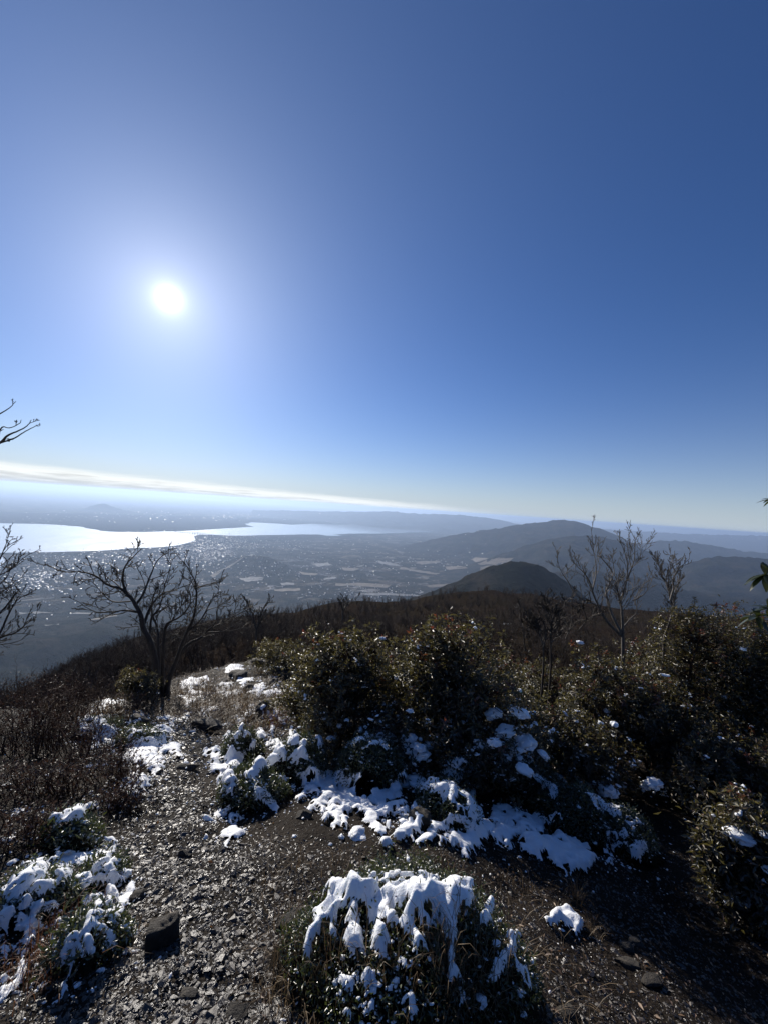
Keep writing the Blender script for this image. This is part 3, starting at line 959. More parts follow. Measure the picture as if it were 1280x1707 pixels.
def build_mound(i, label, leaf=0.016, density=1.0, mat='small_leaf', group=None):
    cx, cy_, rx, ry, h, sd = MOUNDS[i]
    g = np.random.default_rng(sd)
    root = thing('dwarf_shrub', label, 'shrub', loc=(cx, cy_, float(ground_z(cx, cy_))), group=group)
    off = np.array(root.location)
    # woody core
    n = 26
    a, b = np.meshgrid(np.linspace(-1.05, 1.05, n), np.linspace(-1.05, 1.05, n), indexing='ij')
    X, Y = cx + a * rx, cy_ + b * ry
    mz = single_mound(i, X, Y)
    Z = ground_z(X, Y) + mz * 0.8 - 0.015
    me = new_mesh('woody_core', np.stack([X, Y, Z], -1).reshape(-1, 3) - off, grid_faces(n, n, (mz > 0.004).ravel()))
    link('woody_core', me, M['core'], parent=root)
    area = math.pi * rx * ry * (1 + 1.5 * h / max(rx, 0.05))
    k = int(min(16000, density * area / (leaf * leaf * 0.5) * 1.9))
    t = g.uniform(0, 2 * np.pi, k); q = np.sqrt(g.uniform(0, 1, k)) * 1.02
    X, Y = cx + q * np.cos(t) * rx, cy_ + q * np.sin(t) * ry
    mz = single_mound(i, X, Y)
    ok = mz > 0.006
    X, Y, mz = X[ok], Y[ok], mz[ok]; k = len(X)
    e = 0.012
    nx = -(single_mound(i, X + e, Y) - mz) / e; ny = -(single_mound(i, X, Y + e) - mz) / e
    nr = np.stack([np.clip(nx, -2, 2), np.clip(ny, -2, 2), np.ones(k)], 1); nr /= np.linalg.norm(nr, axis=1, keepdims=True)
    Z = ground_z(X, Y) + mz * g.uniform(0.82, 1.0, k) + g.uniform(-0.01, leaf, k) + (g.uniform(size=k) < 0.16) * g.uniform(0, 0.065, k)
    d = nr * 0.8 + g.normal(size=(k, 3)) * 0.75
    acc = Acc()
    acc.leaves(np.stack([X, Y, Z], 1) - off, d, nr + g.normal(size=(k, 3)) * 0.6, leaf * np.exp(g.normal(size=k) * 0.35), leaf * 0.46 * g.uniform(0.6, 1.3, k), attr=np.zeros(k))
    link('foliage', acc.mesh('foliage', False, 'red'), M[mat], parent=root, kind='stuff')
    return root


def single_mound(i, X, Y):
    global MOUNDS
    keep = MOUNDS
    MOUNDS = [keep[i]]
    r = mound_z(X, Y)
    MOUNDS = keep
    return r


# ------------------------------------------------------------------ snow
def snow(strokes, label, thick=0.03, cat='snow', group=None, name='snow_patch', ragged=0.3, lift=0.0, step=2.2, dmax=15.0):
    pts = [p for s in strokes for p in s]
    hits = [on_surf(p[0], p[1], dmax) for p in pts]
    P = np.array(hits)
    dm = np.median(P[:, 1])
    k = dm / F_PX
    rr = np.array([p[2] for p in pts]) * k
    x0, x1 = (P[:, 0] - rr * 1.5).min(), (P[:, 0] + rr * 1.5).max()
    y0, y1 = (P[:, 1] - rr * 2.6).min(), (P[:, 1] + rr * 2.6).max()
    res = max(k * step, 0.0045)
    xs = np.arange(x0, x1 + res, res); ys = np.arange(y0, y1 + res, res * 1.15)
    if len(xs) * len(ys) > 90000:
        f = math.sqrt(len(xs) * len(ys) / 90000.0)
        xs = np.linspace(x0, x1, int(len(xs) / f)); ys = np.linspace(y0, y1, int(len(ys) / f))
    X, Y = np.meshgrid(xs, ys, indexing='xy')
    Sf = surf_z(X, Y)
    px, py = project(X, Y, Sf)
    best = np.full(X.shape, -1e9)
    rl = max(6.0, np.mean([p[2] for p in pts]) * 1.3)
    lump = 1 + 0.42 * fbm(px / rl, py / rl, octaves=2, seed=33)
    for s in strokes:
        if len(s) == 1: s = [s[0], (s[0][0] + 0.01, s[0][1], s[0][2])]
        for a, b in zip(s[:-1], s[1:]):
            ax, ay, ar = a; bx, by, br = b
            dx, dy = bx - ax, by - ay
            t = np.clip(((px - ax) * dx + (py - ay) * dy) / (dx * dx + dy * dy + 1e-9), 0, 1)
            d = (ar + (br - ar) * t) * lump - np.hypot(px - ax - dx * t, py - ay - dy * t)
            best = np.maximum(best, d)
    rm = np.mean([p[2] for p in pts])
    sc = 1.0 / (rm * k)
    best = best + rm * ragged * fbm(X * sc * 1.15, Y * sc * 0.8, octaves=4, seed=int(abs(pts[0][0]) * 7 + pts[0][1]))
    fine = fbm(X * 42, Y * 42, octaves=3, seed=14, gain=0.6)
    best = best + rm * (0.12 + 0.26 * ragged) * fine - rm * 1.1 * np.clip(fbm(X * 24 + 7, Y * 24, octaves=2, seed=23) - 0.52 + 0.25 * (0.45 - ragged), 0, 1)
    w = best / (rm * 0.9)
    th = thick * np.sqrt(np.clip(1 - (1 - np.clip(w, 0, 1)) ** 2, 0, 1))
    th = th * (1 + 0.3 * fbm(X * sc * 0.8 + 3, Y * sc * 0.8, octaves=3, seed=5)) + np.clip(w, 0, 1) * 0.006 * fine
    Z = Sf + th + lift * (w > 0) - 0.004 + 0.0018 * fbm(X * 110, Y * 130, octaves=2, seed=8)
    ok = (w > -0.04)
    if ok.sum() < 12: return None
    # snow rounds off whatever lies under it
    for _ in range(3):
        Zb = Z.copy()
        Zb[1:-1, 1:-1] = (Z[1:-1, 1:-1] * 2 + Z[:-2, 1:-1] + Z[2:, 1:-1] + Z[1:-1, :-2] + Z[1:-1, 2:]) / 6
        Z = np.where(ok, Zb, Z)
    q = grid_faces(len(ys), len(xs), ok.ravel())
    if not len(q): return None
    # separate lumps are separate objects
    lab = np.arange(X.size)
    while True:
        mn = lab[q].min(1)
        new = lab.copy()
        for c in range(4): np.minimum.at(new, q[:, c], mn)
        new = new[new]
        if (new == lab).all(): break
        lab = new
    fl = lab[q[:, 0]]
    ids, cnt = np.unique(fl, return_counts=True)
    big = ids[cnt >= max(10, 0.05 * cnt.max())]
    V0 = np.stack([X, Y, Z], -1).reshape(-1, 3)
    out = None
    for c in big:
        qq = q[fl == c]
        used = np.unique(qq); remap = np.full(X.size, -1); remap[used] = np.arange(len(used))
        v = V0[used]; ff = remap[qq]
        # pull the rim smooth
        e = np.concatenate([ff[:, [0, 1]], ff[:, [1, 2]], ff[:, [2, 3]], ff[:, [3, 0]]])
        for _ in range(1):
            acc_ = np.zeros_like(v); n_ = np.zeros(len(v))
            for a_, b_ in ((0, 1), (1, 0)):
                np.add.at(acc_, e[:, a_], v[e[:, b_]]); np.add.at(n_, e[:, a_], 1)
            v = 0.5 * v + 0.5 * acc_ / np.maximum(n_, 1)[:, None]
        SNOWV.append(v[:: max(1, len(v) // 60)])
        org = v[np.argmin(v[:, 2])]
        me = new_mesh(name, v - org, ff)
        out = link(name, me, M['snow'], label=label, cat=cat, group=group or (label if len(big) > 1 else None), loc=tuple(org))
    return out


SNOWV = []
_blob = None


def snow_cap(px, py, rx, ry, label, group, seed=0, tilt=0.0, up=0.5, depth=None):
    """rounded pillow of snow sitting on a shrub top or stone"""
    global _blob
    if _blob is None:
        bm = bmesh.new(); bmesh.ops.create_icosphere(bm, subdivisions=4, radius=1.0)
        _blob = (np.array([x.co for x in bm.verts]), np.array([[q.index for q in p.verts] for p in bm.faces])); bm.free()
    v, f = _blob
    if depth is None: p = on_surf(px, py)
    else: p = at(px, py, depth)
    k = p[1] / F_PX
    v = v * np.array([1, 1, 0.85]) * (1 + 0.3 * fbm(v[:, 0] * 1.6 + seed, v[:, 1] * 1.6, v[:, 2] * 1.6, octaves=3, seed=seed + 40)[:, None])
    low = v[:, 2] < -0.25
    v = v.copy()
    rag = 0.35 * fbm(v[:, 0] * 4 + seed, v[:, 1] * 4, v[:, 2] * 2, octaves=2, seed=seed + 9)
    v[:, 2] = np.where(low, -0.25 + (v[:, 2] + 0.25) * 0.5 - np.abs(rag) * 0.6, v[:, 2])
    v = v * np.array([rx * k, (rx + ry) * 0.5 * k, ry * k])
    c, s_ = math.cos(tilt), math.sin(tilt)
    v = np.stack([v[:, 0] * c - v[:, 2] * s_, v[:, 1], v[:, 0] * s_ + v[:, 2] * c], 1)
    return link('snow_clump', new_mesh('snow_clump', v, f), M['snow'], label=label, cat='snow', group=group,
                loc=(p[0], p[1] + 0.2 * ry * k, p[2] + (up - 0.35) * ry * k * 0.6))

# ------------------------------------------------------------------ bare trees
def px_tree(name, label, base_px, depth, limbs, conv, r0, mat, trunk_n=1, twig=(5, 0.5, 2), seed=1, group=None, spread=0.5, cat='tree', rmin=0.0042, up=0.22, kids=(6, 4), wander=0.2, slim=1.0):
    """limbs: list of (points in crop units, start radius, end radius, depth drift)"""
    g = np.random.default_rng(seed)
    bx, by = conv(*base_px)
    B = at(bx, by, depth)
    gz = float(ground_z(B[0], B[1]))
    root = thing(name, label, cat, loc=(B[0], B[1], gz), group=group)
    off = np.array([B[0], B[1], gz])
    tw = Acc()
    for j, (pts, ra, rb, drift, *dens) in enumerate(limbs):
        dens = dens[0] if dens else 1.0
        Q = []
        n = len(pts)
        for i, p in enumerate(pts):
            a, b = conv(*p)
            Q.append(at(a, b, depth + drift[0] + (drift[1] - drift[0]) * i / max(n - 1, 1) + g.normal() * 0.02 * spread))
        P = resample(Q, max(8, 5 * (n - 1)))
        P = P + np.cumsum(g.normal(size=P.shape) * 0.006 * depth / 6, 0) * np.linspace(0, 1, len(P))[:, None] * 0.6
        if j < trunk_n: P = np.concatenate([[np.array([P[0][0], P[0][1], min(gz, P[0][2]) - 0.1])], P])
        ra, rb = ra * slim, rb * slim
        R = rb + (ra - rb) * np.linspace(1, 0, len(P)) ** 1.25 * (1 + 0.06 * g.normal(size=len(P)))
        if j < trunk_n: R[0] *= 1.25
        acc = Acc(); acc.tube(P - off, R, 8 if ra > 0.015 else 6)
        limb = link('trunk' if j < trunk_n else 'branch', acc.mesh('branch'), M[mat], parent=root)
        tw = Acc()
        L = np.linalg.norm(np.diff(P, axis=0), axis=1).sum()
        sprout(tw, P - off, R, max(2, int(twig[0] * L / depth * 6 * dens)), twig[1] * (0.5 + 0.5 * dens), twig[2] - 1, g, up=up, rmin=rmin, t0=0.35 if j < trunk_n else 0.12, kids=kids, wander=wander)
        link('twigs', tw.mesh('twigs'), M[mat], parent=limb, kind='stuff')
    return root


def build_trees():
    conv = lambda X, Y: (60 + X / 3.368, 890 + Y / 3.368)
    limbs = [
        ([(675, 1010), (672, 850), (672, 740), (655, 650), (630, 580), (605, 530), (590, 460), (560, 400), (520, 350), (470, 305), (400, 285), (330, 240), (250, 215), (150, 210), (30, 170)], 0.062, 0.006, (0, -0.3)),
        ([(735, 975), (740, 850), (770, 760), (820, 660), (870, 610), (920, 590), (960, 550), (1050, 500), (1120, 460), (1200, 420)], 0.052, 0.005, (0.1, 0.5)),
        ([(700, 985), (692, 800), (690, 640), (690, 540), (660, 450), (665, 380), (700, 300)], 0.035, 0.006, (0.05, 0.4)),
        ([(712, 985), (712, 800), (712, 700), (722, 560), (740, 500), (800, 470), (850, 420), (870, 360), (850, 290)], 0.034, 0.005, (0.12, -0.3)),
        ([(605, 520), (640, 420), (700, 345), (780, 315), (860, 280)], 0.026, 0.005, (0, 0.5)),
        ([(560, 400), (600, 340), (640, 240), (680, 150), (750, 95)], 0.024, 0.004, (-0.05, 0.3)),
        ([(505, 335), (488, 250), (510, 180), (560, 130), (612, 85)], 0.022, 0.004, (-0.1, -0.5)),
        ([(570, 440), (500, 430), (430, 440), (330, 440), (240, 390)], 0.018, 0.004, (0, -0.4)),
        ([(530, 380), (430, 380), (370, 330), (340, 290)], 0.014, 0.004, (0, 0.3)),
        ([(640, 560), (650, 470), (690, 420), (712, 330), (730, 250), (765, 140)], 0.02, 0.004, (0.1, 0.3)),
        ([(780, 735), (840, 570), (880, 480), (895, 400), (895, 300), (870, 240), (810, 160)], 0.034, 0.004, (0.1, -0.4)),
        ([(840, 560), (930, 480), (990, 370), (1030, 345)], 0.018, 0.004, (0, -0.3)),
        ([(895, 310), (960, 285), (1040, 270)], 0.014, 0.003, (-0.3, -0.2)),
        ([(960, 550), (1010, 500), (1030, 420), (1110, 410)], 0.017, 0.003, (0.3, 0.0)),
        ([(970, 555), (1060, 545), (1130, 500), (1200, 470)], 0.016, 0.003, (0.4, 0.7)),
        ([(690, 640), (760, 560), (830, 520), (850, 450)], 0.016, 0.004, (0.1, 0.5)),
        ([(480, 310), (440, 270), (400, 240), (380, 200)], 0.012, 0.003, (-0.1, 0.2)),
    ]
    px_tree('bare_tree', 'spreading leafless tree with several thin trunks beside the stony path', (700, 1000), 6.4, limbs, conv, 0, 'bark', trunk_n=4, twig=(8.5, 0.44, 3), seed=4, up=0.08, kids=(4, 4), rmin=0.0038, wander=0.16, slim=1.0)

    conv = lambda X, Y: (860 + X / 4, 860 + Y / 4)
    limbs = [
        ([(712, 950), (710, 740), (700, 620), (690, 570), (668, 500), (655, 470)], 0.03, 0.009, (0, 0)),
        ([(690, 580), (720, 500), (740, 430), (745, 350), (740, 290), (700, 180), (685, 130)], 0.02, 0.003, (0, 0.2)),
        ([(740, 430), (765, 360), (790, 290), (800, 200), (805, 125)], 0.013, 0.003, (0, -0.2)),
        ([(768, 350), (755, 280), (750, 200), (750, 115)], 0.009, 0.003, (0, 0.1)),
        ([(795, 300), (835, 250), (847, 170)], 0.008, 0.003, (-0.1, 0.2)),
        ([(700, 780), (640, 660), (610, 560), (605, 500), (640, 430), (655, 380), (620, 330), (590, 290), (540, 260)], 0.026, 0.003, (0, 0.4)),
        ([(700, 800), (600, 700), (550, 610), (510, 520), (490, 460), (450, 400), (400, 360), (360, 320)], 0.026, 0.003, (0, -0.3)),
        ([(508, 500), (530, 400), (530, 310), (515, 220), (497, 80)], 0.014, 0.003, (-0.1, 0.1)),
        ([(545, 600), (480, 570), (400, 530), (340, 440), (290, 370), (270, 310)], 0.016, 0.003, (0, -0.5)),
        ([(716, 740), (760, 690), (805, 640), (790, 570), (770, 500), (775, 440)], 0.012, 0.003, (0, 0.3)),
        ([(775, 565), (830, 540), (880, 490), (915, 390)], 0.013, 0.003, (0.1, 0.2)),
        ([(655, 400), (650, 330), (640, 240)], 0.009, 0.003, (0, 0.2)),
    ]
    px_tree('bare_tree', 'tall leafless tree with upright grey branches rising out of the evergreen shrubs', (712, 950), 5.6, limbs, conv, 0, 'pale_bark', trunk_n=1, twig=(9, 0.36, 3), seed=8, up=0.3, kids=(4, 3), rmin=0.0026, wander=0.15, slim=0.78)
    limbs = [
        ([(985, 900), (990, 810), (1010, 750), (1030, 680), (1040, 610), (1020, 540), (1010, 480), (970, 410), (940, 340), (915, 280)], 0.026, 0.004, (0, 0.2)),
        ([(1030, 560), (1050, 480), (1045, 430), (1070, 370), (1100, 330), (1160, 280)], 0.018, 0.004, (0, -0.2)),
        ([(1060, 385), (1040, 310), (1050, 260)], 0.01, 0.003, (0, 0.2)),
        ([(1012, 490), (1000, 420), (1020, 350), (1070, 290)], 0.012, 0.003, (0, 0.2)),
        ([(1040, 620), (1060, 570), (1065, 500), (1090, 430), (1100, 380)], 0.014, 0.003, (0, 0.3)),
    ]
    px_tree('bare_tree', 'short leafless tree with a forked, densely twigged crown among the evergreen shrubs', (985, 900), 5.4, limbs, conv, 0, 'pale_bark', trunk_n=1, twig=(20, 0.2, 3), seed=12, up=0.3, kids=(4, 3), rmin=0.0026, wander=0.16, slim=0.8)
    limbs = [
        ([(182, 1010), (180, 880), (160, 800), (130, 750), (100, 690)], 0.013, 0.003, (0, 0.2)),
        ([(232, 1000), (230, 850), (240, 740), (248, 660), (215, 580)], 0.013, 0.003, (0, -0.1)),
        ([(180, 880), (200, 780), (180, 690), (185, 550)], 0.009, 0.003, (0, 0.1)),
        ([(60, 900), (45, 780), (30, 700), (25, 600)], 0.01, 0.003, (0.3, 0.3)),
        ([(232, 850), (280, 790), (330, 700), (310, 600)], 0.009, 0.003, (0, 0.3)),
        ([(330, 820), (370, 720), (378, 620), (375, 520)], 0.008, 0.003, (0.4, 0.4)),
        ([(420, 760), (470, 690), (440, 590), (455, 560)], 0.008, 0.003, (0.4, 0.2)),
    ]
    px_tree('leafless_sapling', 'thin leafless sapling clump behind the dark evergreen shrubs', (200, 1000), 5.2, limbs, conv, 0, 'bark', trunk_n=2, twig=(10, 0.3, 3), seed=15, up=0.25, cat='sapling', kids=(5, 4))
    # the tree at the left edge: its trunk stands just outside the view
    conv = lambda X, Y: (X / 5.02, 900 + Y / 5.02)
    limbs = [
        ([(-420, 1700), (-400, 1200), (-350, 700), (-330, 200), (-320, -300), (-300, -700)], 0.075, 0.03, (0, 0)),
        ([(-380, 1100), (-150, 950), (0, 820), (150, 770), (230, 700), (320, 630)], 0.02, 0.003, (0, -0.3)),
        ([(-360, 1000), (-60, 860), (60, 650), (130, 520), (240, 450)], 0.02, 0.003, (0, 0.2)),
        ([(-350, 800), (-100, 690), (0, 600), (100, 470), (140, 420)], 0.018, 0.003, (0, 0)),
        ([(-340, 700), (-120, 540), (-20, 470), (90, 380), (130, 350)], 0.016, 0.003, (0, 0.4)),
        ([(-330, 560), (-100, 400), (-20, 310), (80, 260), (190, 160)], 0.016, 0.003, (0, -0.2)),
        ([(-330, 500), (-80, 420), (60, 310), (100, 200)], 0.014, 0.003, (0, 0.3)),
        ([(-330, 420), (-100, 260), (0, 170), (50, 60), (80, 10)], 0.014, 0.003, (0, 0.1)),
        # upper boughs that reach into the sky
        ([(-310, -500), (-150, -740), (0, -815), (70, -880), (160, -920), (225, -970), (255, -1020)], 0.02, 0.0035, (0, 0), 0.12),
        ([(-310, -560), (-120, -770), (0, -810), (110, -850), (190, -900), (265, -935), (330, -960)], 0.014, 0.003, (0.05, 0.0), 0.1),
        ([(-300, -650), (-120, -860), (-20, -910), (15, -950), (70, -945), (150, -985), (170, -1015)], 0.012, 0.003, (0.1, 0.1), 0.1),
        ([(-300, -690), (-150, -980), (0, -1060), (70, -1105), (110, -1150)], 0.014, 0.003, (0, 0.1), 0.1),
    ]
    px_tree('bare_tree', 'leafless tree whose twigs fan out above the bramble thicket', (-420, 1700), 4.7, limbs, conv, 0, 'bark', trunk_n=1, twig=(8, 0.3, 3), seed=21, up=0.15, kids=(3, 3), wander=0.16, rmin=0.003)
    # small trees on the slope below
    conv = lambda X, Y: (X, Y)
    for i, (bx, by, tx, ty, d, lab) in enumerate([
            (428, 1050, 430, 990, 24, 'small leafless tree standing on the brown slope beyond the path'),
            (272, 1140, 255, 1100, 11, 'stunted flat-topped leafless tree on the slope behind the spreading tree'),
            (572, 1020, 578, 992, 60, 'leafless tree on the crest of the brown spur beyond the shrubs'),
            (150, 1150, 118, 1098, 9, 'low wind-bent leafless tree at the edge of the drop')]):
        lim = []
        g = np.random.default_rng(60 + i)
        for k in range(5):
            e = (tx + g.normal() * (by - ty) * 0.4, ty + abs(g.normal()) * (by - ty) * 0.25)
            mdp = (bx + (e[0] - bx) * 0.35, by + (e[1] - by) * 0.55)
            lim.append(([(bx, by), mdp, e], 0.02 * d / 10, 0.004 * d / 10, (0, g.normal() * 0.03 * d)))
        px_tree('bare_tree', lab, (bx, by), d, lim, conv, 0, 'bark', trunk_n=1, twig=(14, 0.026 * d, 2), seed=70 + i, rmin=0.0007 * d, up=0.3, kids=(5, 4))


# ------------------------------------------------------------------ leafy shrubs
TIPS = []


def leafy_shrub(label, px, base_py, top_py, half_px, seed, n_tips=420, leaf=0.052, red=0.03, depth=None, group=None, wide=0.8, name='evergreen_shrub', yellow=0.0, hollow=0.35, stems=9):
    g = np.random.default_rng(seed)
    B = on_ground(px, base_py) if depth is None else None
    if B is None:
        r = ray(px, base_py); B = np.array([r[0] * depth, depth, 0]); B[2] = float(ground_z(B[0], B[1]))
    d = B[1]
    top = at(px, top_py, d)
    H = top[2] - B[2]
    W = half_px * d / F_PX
    root = thing(name, label, 'shrub', loc=tuple(B), group=group)
    c = np.array([0, 0, H * 0.56])
    # several lobes give the crown its uneven outline
    lob = [(np.array([g.normal() * W * 0.5, g.normal() * W * 0.36, H * g.uniform(0.22, 0.74)]), g.uniform(0.3, 0.66)) for _ in range(14)]
    lob.append((np.array([g.normal() * W * 0.1, 0, H * 0.66]), 0.62))
    tips = []
    while len(tips) < n_tips:
        cc, rr = lob[g.integers(len(lob))]
        v = unit(g.normal(size=3)); q = g.uniform(hollow, 1) ** 0.5
        p = cc + v * q * rr * np.array([W, W * wide, H * 0.52])
        if p[2] < H * 0.04 or p[2] > H * 1.03 or abs(p[0]) > W * 1.25: continue
        tips.append(p)
    for _ in range(n_tips // 14):   # shoots that stick out of the crown
        a_ = g.uniform(0, 6.28); tips.append(np.array([math.cos(a_) * W * g.uniform(0.1, 1.0), math.sin(a_) * W * wide * 0.8, H * g.uniform(0.6, 0.97)]))
    n_tips = len(tips)
    tips = np.array(tips)
    TIPS.append(tips + B)
    st = Acc()
    mains = []
    for k in range(stems):
        a = g.uniform(0, 2 * np.pi); b = np.array([math.cos(a), math.sin(a), 0]) * g.uniform(0.02, 0.12)
        e = np.array([math.cos(a) * W * g.uniform(0.2, 0.75), math.sin(a) * W * wide * g.uniform(0.2, 0.75), H * g.uniform(0.5, 0.8)])
        P = resample([b - (0, 0, 0.06), b * 1.5 + e * 0.3 + g.normal(size=3) * 0.04, e * 0.7 + g.normal(size=3) * 0.05, e], 12)
        st.tube(P, np.linspace(0.016, 0.006, 12) * (0.7 + 0.25 * H), 6)
        mains.append(P)
    MP = np.concatenate([m_[3:] for m_ in mains])
    for p in tips:
        dist = np.linalg.norm(MP - p, axis=1) + np.maximum(MP[:, 2] - p[2], 0) * 1.5
        a = MP[np.argmin(dist)]
        mid = (a + p) / 2 + g.normal(size=3) * 0.03 - (0, 0, 0.02)
        st.tube(np.array([a, mid, p]), [0.0045, 0.003, 0.0018], 3)
    link('stems', st.mesh('stems'), M['twig'], parent=root)
    n = len(tips)
    per = 11
    axis = tips - np.array([0, 0, H * 0.25]); axis /= np.linalg.norm(axis, axis=1, keepdims=True)
    axis = axis + np.array([0, 0, 0.7]) + g.normal(size=(n, 3)) * 0.3; axis /= np.linalg.norm(axis, axis=1, keepdims=True)
    e1 = np.cross(axis, g.normal(size=(n, 3))); e1 /= np.linalg.norm(e1, axis=1, keepdims=True); e2 = np.cross(axis, e1)
    isred = 0.75 * (g.uniform(size=n) < 0.45 * red * np.where(tips[:, 2] > H * 0.72, 3.0, 0.6)).astype(float)
    acc = Acc()
    for k in range(per):
        ph = 2 * np.pi * k * 0.381966 * 1.0 + g.normal(size=n) * 0.3
        tilt = np.radians(g.uniform(38, 105, n) if k < 8 else g.uniform(5, 40, n))
        dd = axis * np.cos(tilt)[:, None] + (e1 * np.cos(ph)[:, None] + e2 * np.sin(ph)[:, None]) * np.sin(tilt)[:, None]
        base = tips - axis * (g.uniform(0, 0.05, n) * (k < 8))[:, None]
        L_ = leaf * g.uniform(0.65, 1.25, n) * (1 if k < 8 else 0.7)
        acc.leaves(base, dd, axis + g.normal(size=(n, 3)) * 0.35, L_, L_ * 0.34, fold=0.3, droop=0.28, attr=isred * (0.8 if k < 8 else 1.0))
    # leaves further down the twigs
    m_ = n * 5
    ii = g.integers(0, n, m_)
    base = tips[ii] + g.normal(size=(m_, 3)) * 0.06 - axis[ii] * g.uniform(0.03, 0.14, m_)[:, None]
    acc.leaves(base, g.normal(size=(m_, 3)) + axis[ii] * 0.6, g.normal(size=(m_, 3)) + np.array([0, 0, 1]), leaf * g.uniform(0.6, 1.1, m_), leaf * 0.3, fold=0.3, droop=0.25, attr=np.zeros(m_))
    link('foliage', acc.mesh('foliage', False, 'red'), M['leaf'], parent=root, kind='stuff')
    return root


def build_shrubs():
    S = leafy_shrub
    S('tall dark evergreen shrub beside the russet grass at the bend of the path', 572, 1262, 1034, 80, 101, 900)
    S('largest rounded evergreen shrub with reddish tips in the middle of the shrub belt', 748, 1285, 1022, 96, 102, 1200, red=0.1, leaf=0.053)
    S('evergreen shrub squeezed between the two tall dark shrubs', 664, 1240, 1072, 58, 103, 480)
    S('low far evergreen shrub beside the snowy boulders on the crest', 475, 1120, 1072, 52, 104, 520, leaf=0.06)
    S('evergreen shrub behind the thin sapling clump', 915, 1210, 1108, 72, 105, 560, red=0.06)
    S('mid-height evergreen shrub with red shoots in front of the tall grey tree', 1010, 1275, 1084, 96, 106, 1000, red=0.1)
    S('evergreen shrub between the tall grey tree and the short forked tree', 1090, 1235, 1062, 80, 107, 800, red=0.04)
    S('tall evergreen shrub with a leafy topknot beside the forked bare tree', 1182, 1285, 1000, 84, 108, 1100, red=0.06)
    S('tall evergreen shrub with red buds at the end of the shrub belt', 1275, 1310, 1022, 88, 109, 1100, red=0.08)
    S('low leafy evergreen shrub overhanging the side path', 1205, 1345, 1205, 98, 110, 760, leaf=0.05)
    S('small pale-leaved evergreen shrub at the shaded edge of the side path', 1258, 1545, 1335, 76, 111, 560, leaf=0.05, red=0.04)
    S('small glinting evergreen bush at the foot of the spreading bare tree', 228, 1180, 1116, 32, 112, 260, leaf=0.05)
    S('dark evergreen shrub below the largest rounded shrub', 866, 1310, 1140, 80, 113, 720)
    S('evergreen shrub with thin stems above the golden grass', 1090, 1290, 1125, 90, 114, 640, red=0.03)
    S('evergreen shrub behind the largest rounded shrub', 842, 1180, 1085, 48, 115, 480, red=0.08)
    S('evergreen shrub half hidden behind the topknot shrub', 1240, 1225, 1010, 70, 116, 520)
    S('low spreading evergreen shrub filling the gap before the mid-height shrub', 955, 1315, 1180, 84, 117, 620)
    S('evergreen shrub beneath the tall dark shrub, next to the pointed snow', 520, 1240, 1120, 56, 118, 420, leaf=0.048)
    S('dark evergreen undergrowth below the squeezed shrub', 650, 1290, 1170, 74, 119, 520, leaf=0.045)
    S('dark leafy undergrowth beside the wide dwarf shrub', 770, 1315, 1200, 70, 120, 480, leaf=0.045)
    S('far evergreen shrub behind the pale forked tree', 1130, 1170, 1070, 60, 121, 420)


# ------------------------------------------------------------------ twiggy brambles and grass
def bramble(px, py, h_px, w_px, seed, label, group, n=70):
    g = np.random.default_rng(seed)
    B = on_ground(px, py); d = B[1]
    H = h_px * d / F_PX; W = w_px * d / F_PX
    root = thing('bramble_thicket', label, 'thicket', loc=tuple(B), group=group)
    acc = Acc()
    lf = []
    for i in range(n):
        x, y = g.normal() * W * 0.5, g.normal() * W * 0.4
        z = float(ground_z(B[0] + x, B[1] + y, True)) - B[2]
        a = g.uniform(0, 6.28); lean = g.uniform(0.1, 0.9)
        hh = H * g.uniform(0.5, 1.15)
        e = np.array([x + math.cos(a) * hh * lean, y + math.sin(a) * hh * lean, z + hh * (1 - 0.3 * lean)])
        b = np.array([x, y, z - 0.03])
        P = resample([b, b * 0.5 + e * 0.5 + np.array([0, 0, hh * 0.2]) + g.normal(size=3) * 0.03, e], 8)
        R = np.linspace(0.004, 0.0013, 8) * g.uniform(0.7, 1.2)
        acc.tube(P, R, 4)
        sprout(acc, P, R, 5, hh * 0.4, 1, g, up=0.1, rmin=0.0009, sides=3, kids=(4, 3), wander=0.3)
    link('canes', acc.mesh('canes'), M['twig'], parent=root, kind='stuff')
    la = Acc()
    k = n * 14
    base = np.stack([g.normal(size=k) * W * 0.55, g.normal(size=k) * W * 0.45, g.uniform(0.05, 0.95, k) * H], 1)
    base[:, 2] += ground_z(B[0] + base[:, 0], B[1] + base[:, 1]) - B[2]
    la.leaves(base, g.normal(size=(k, 3)), g.normal(size=(k, 3)) + (0, 0, 0.6), 0.02 * g.uniform(0.6, 1.3, k), 0.009, attr=np.zeros(k))
    link('withered_leaves', la.mesh('withered_leaves', False, 'red'), M['bramble_leaf'], parent=root, kind='stuff')


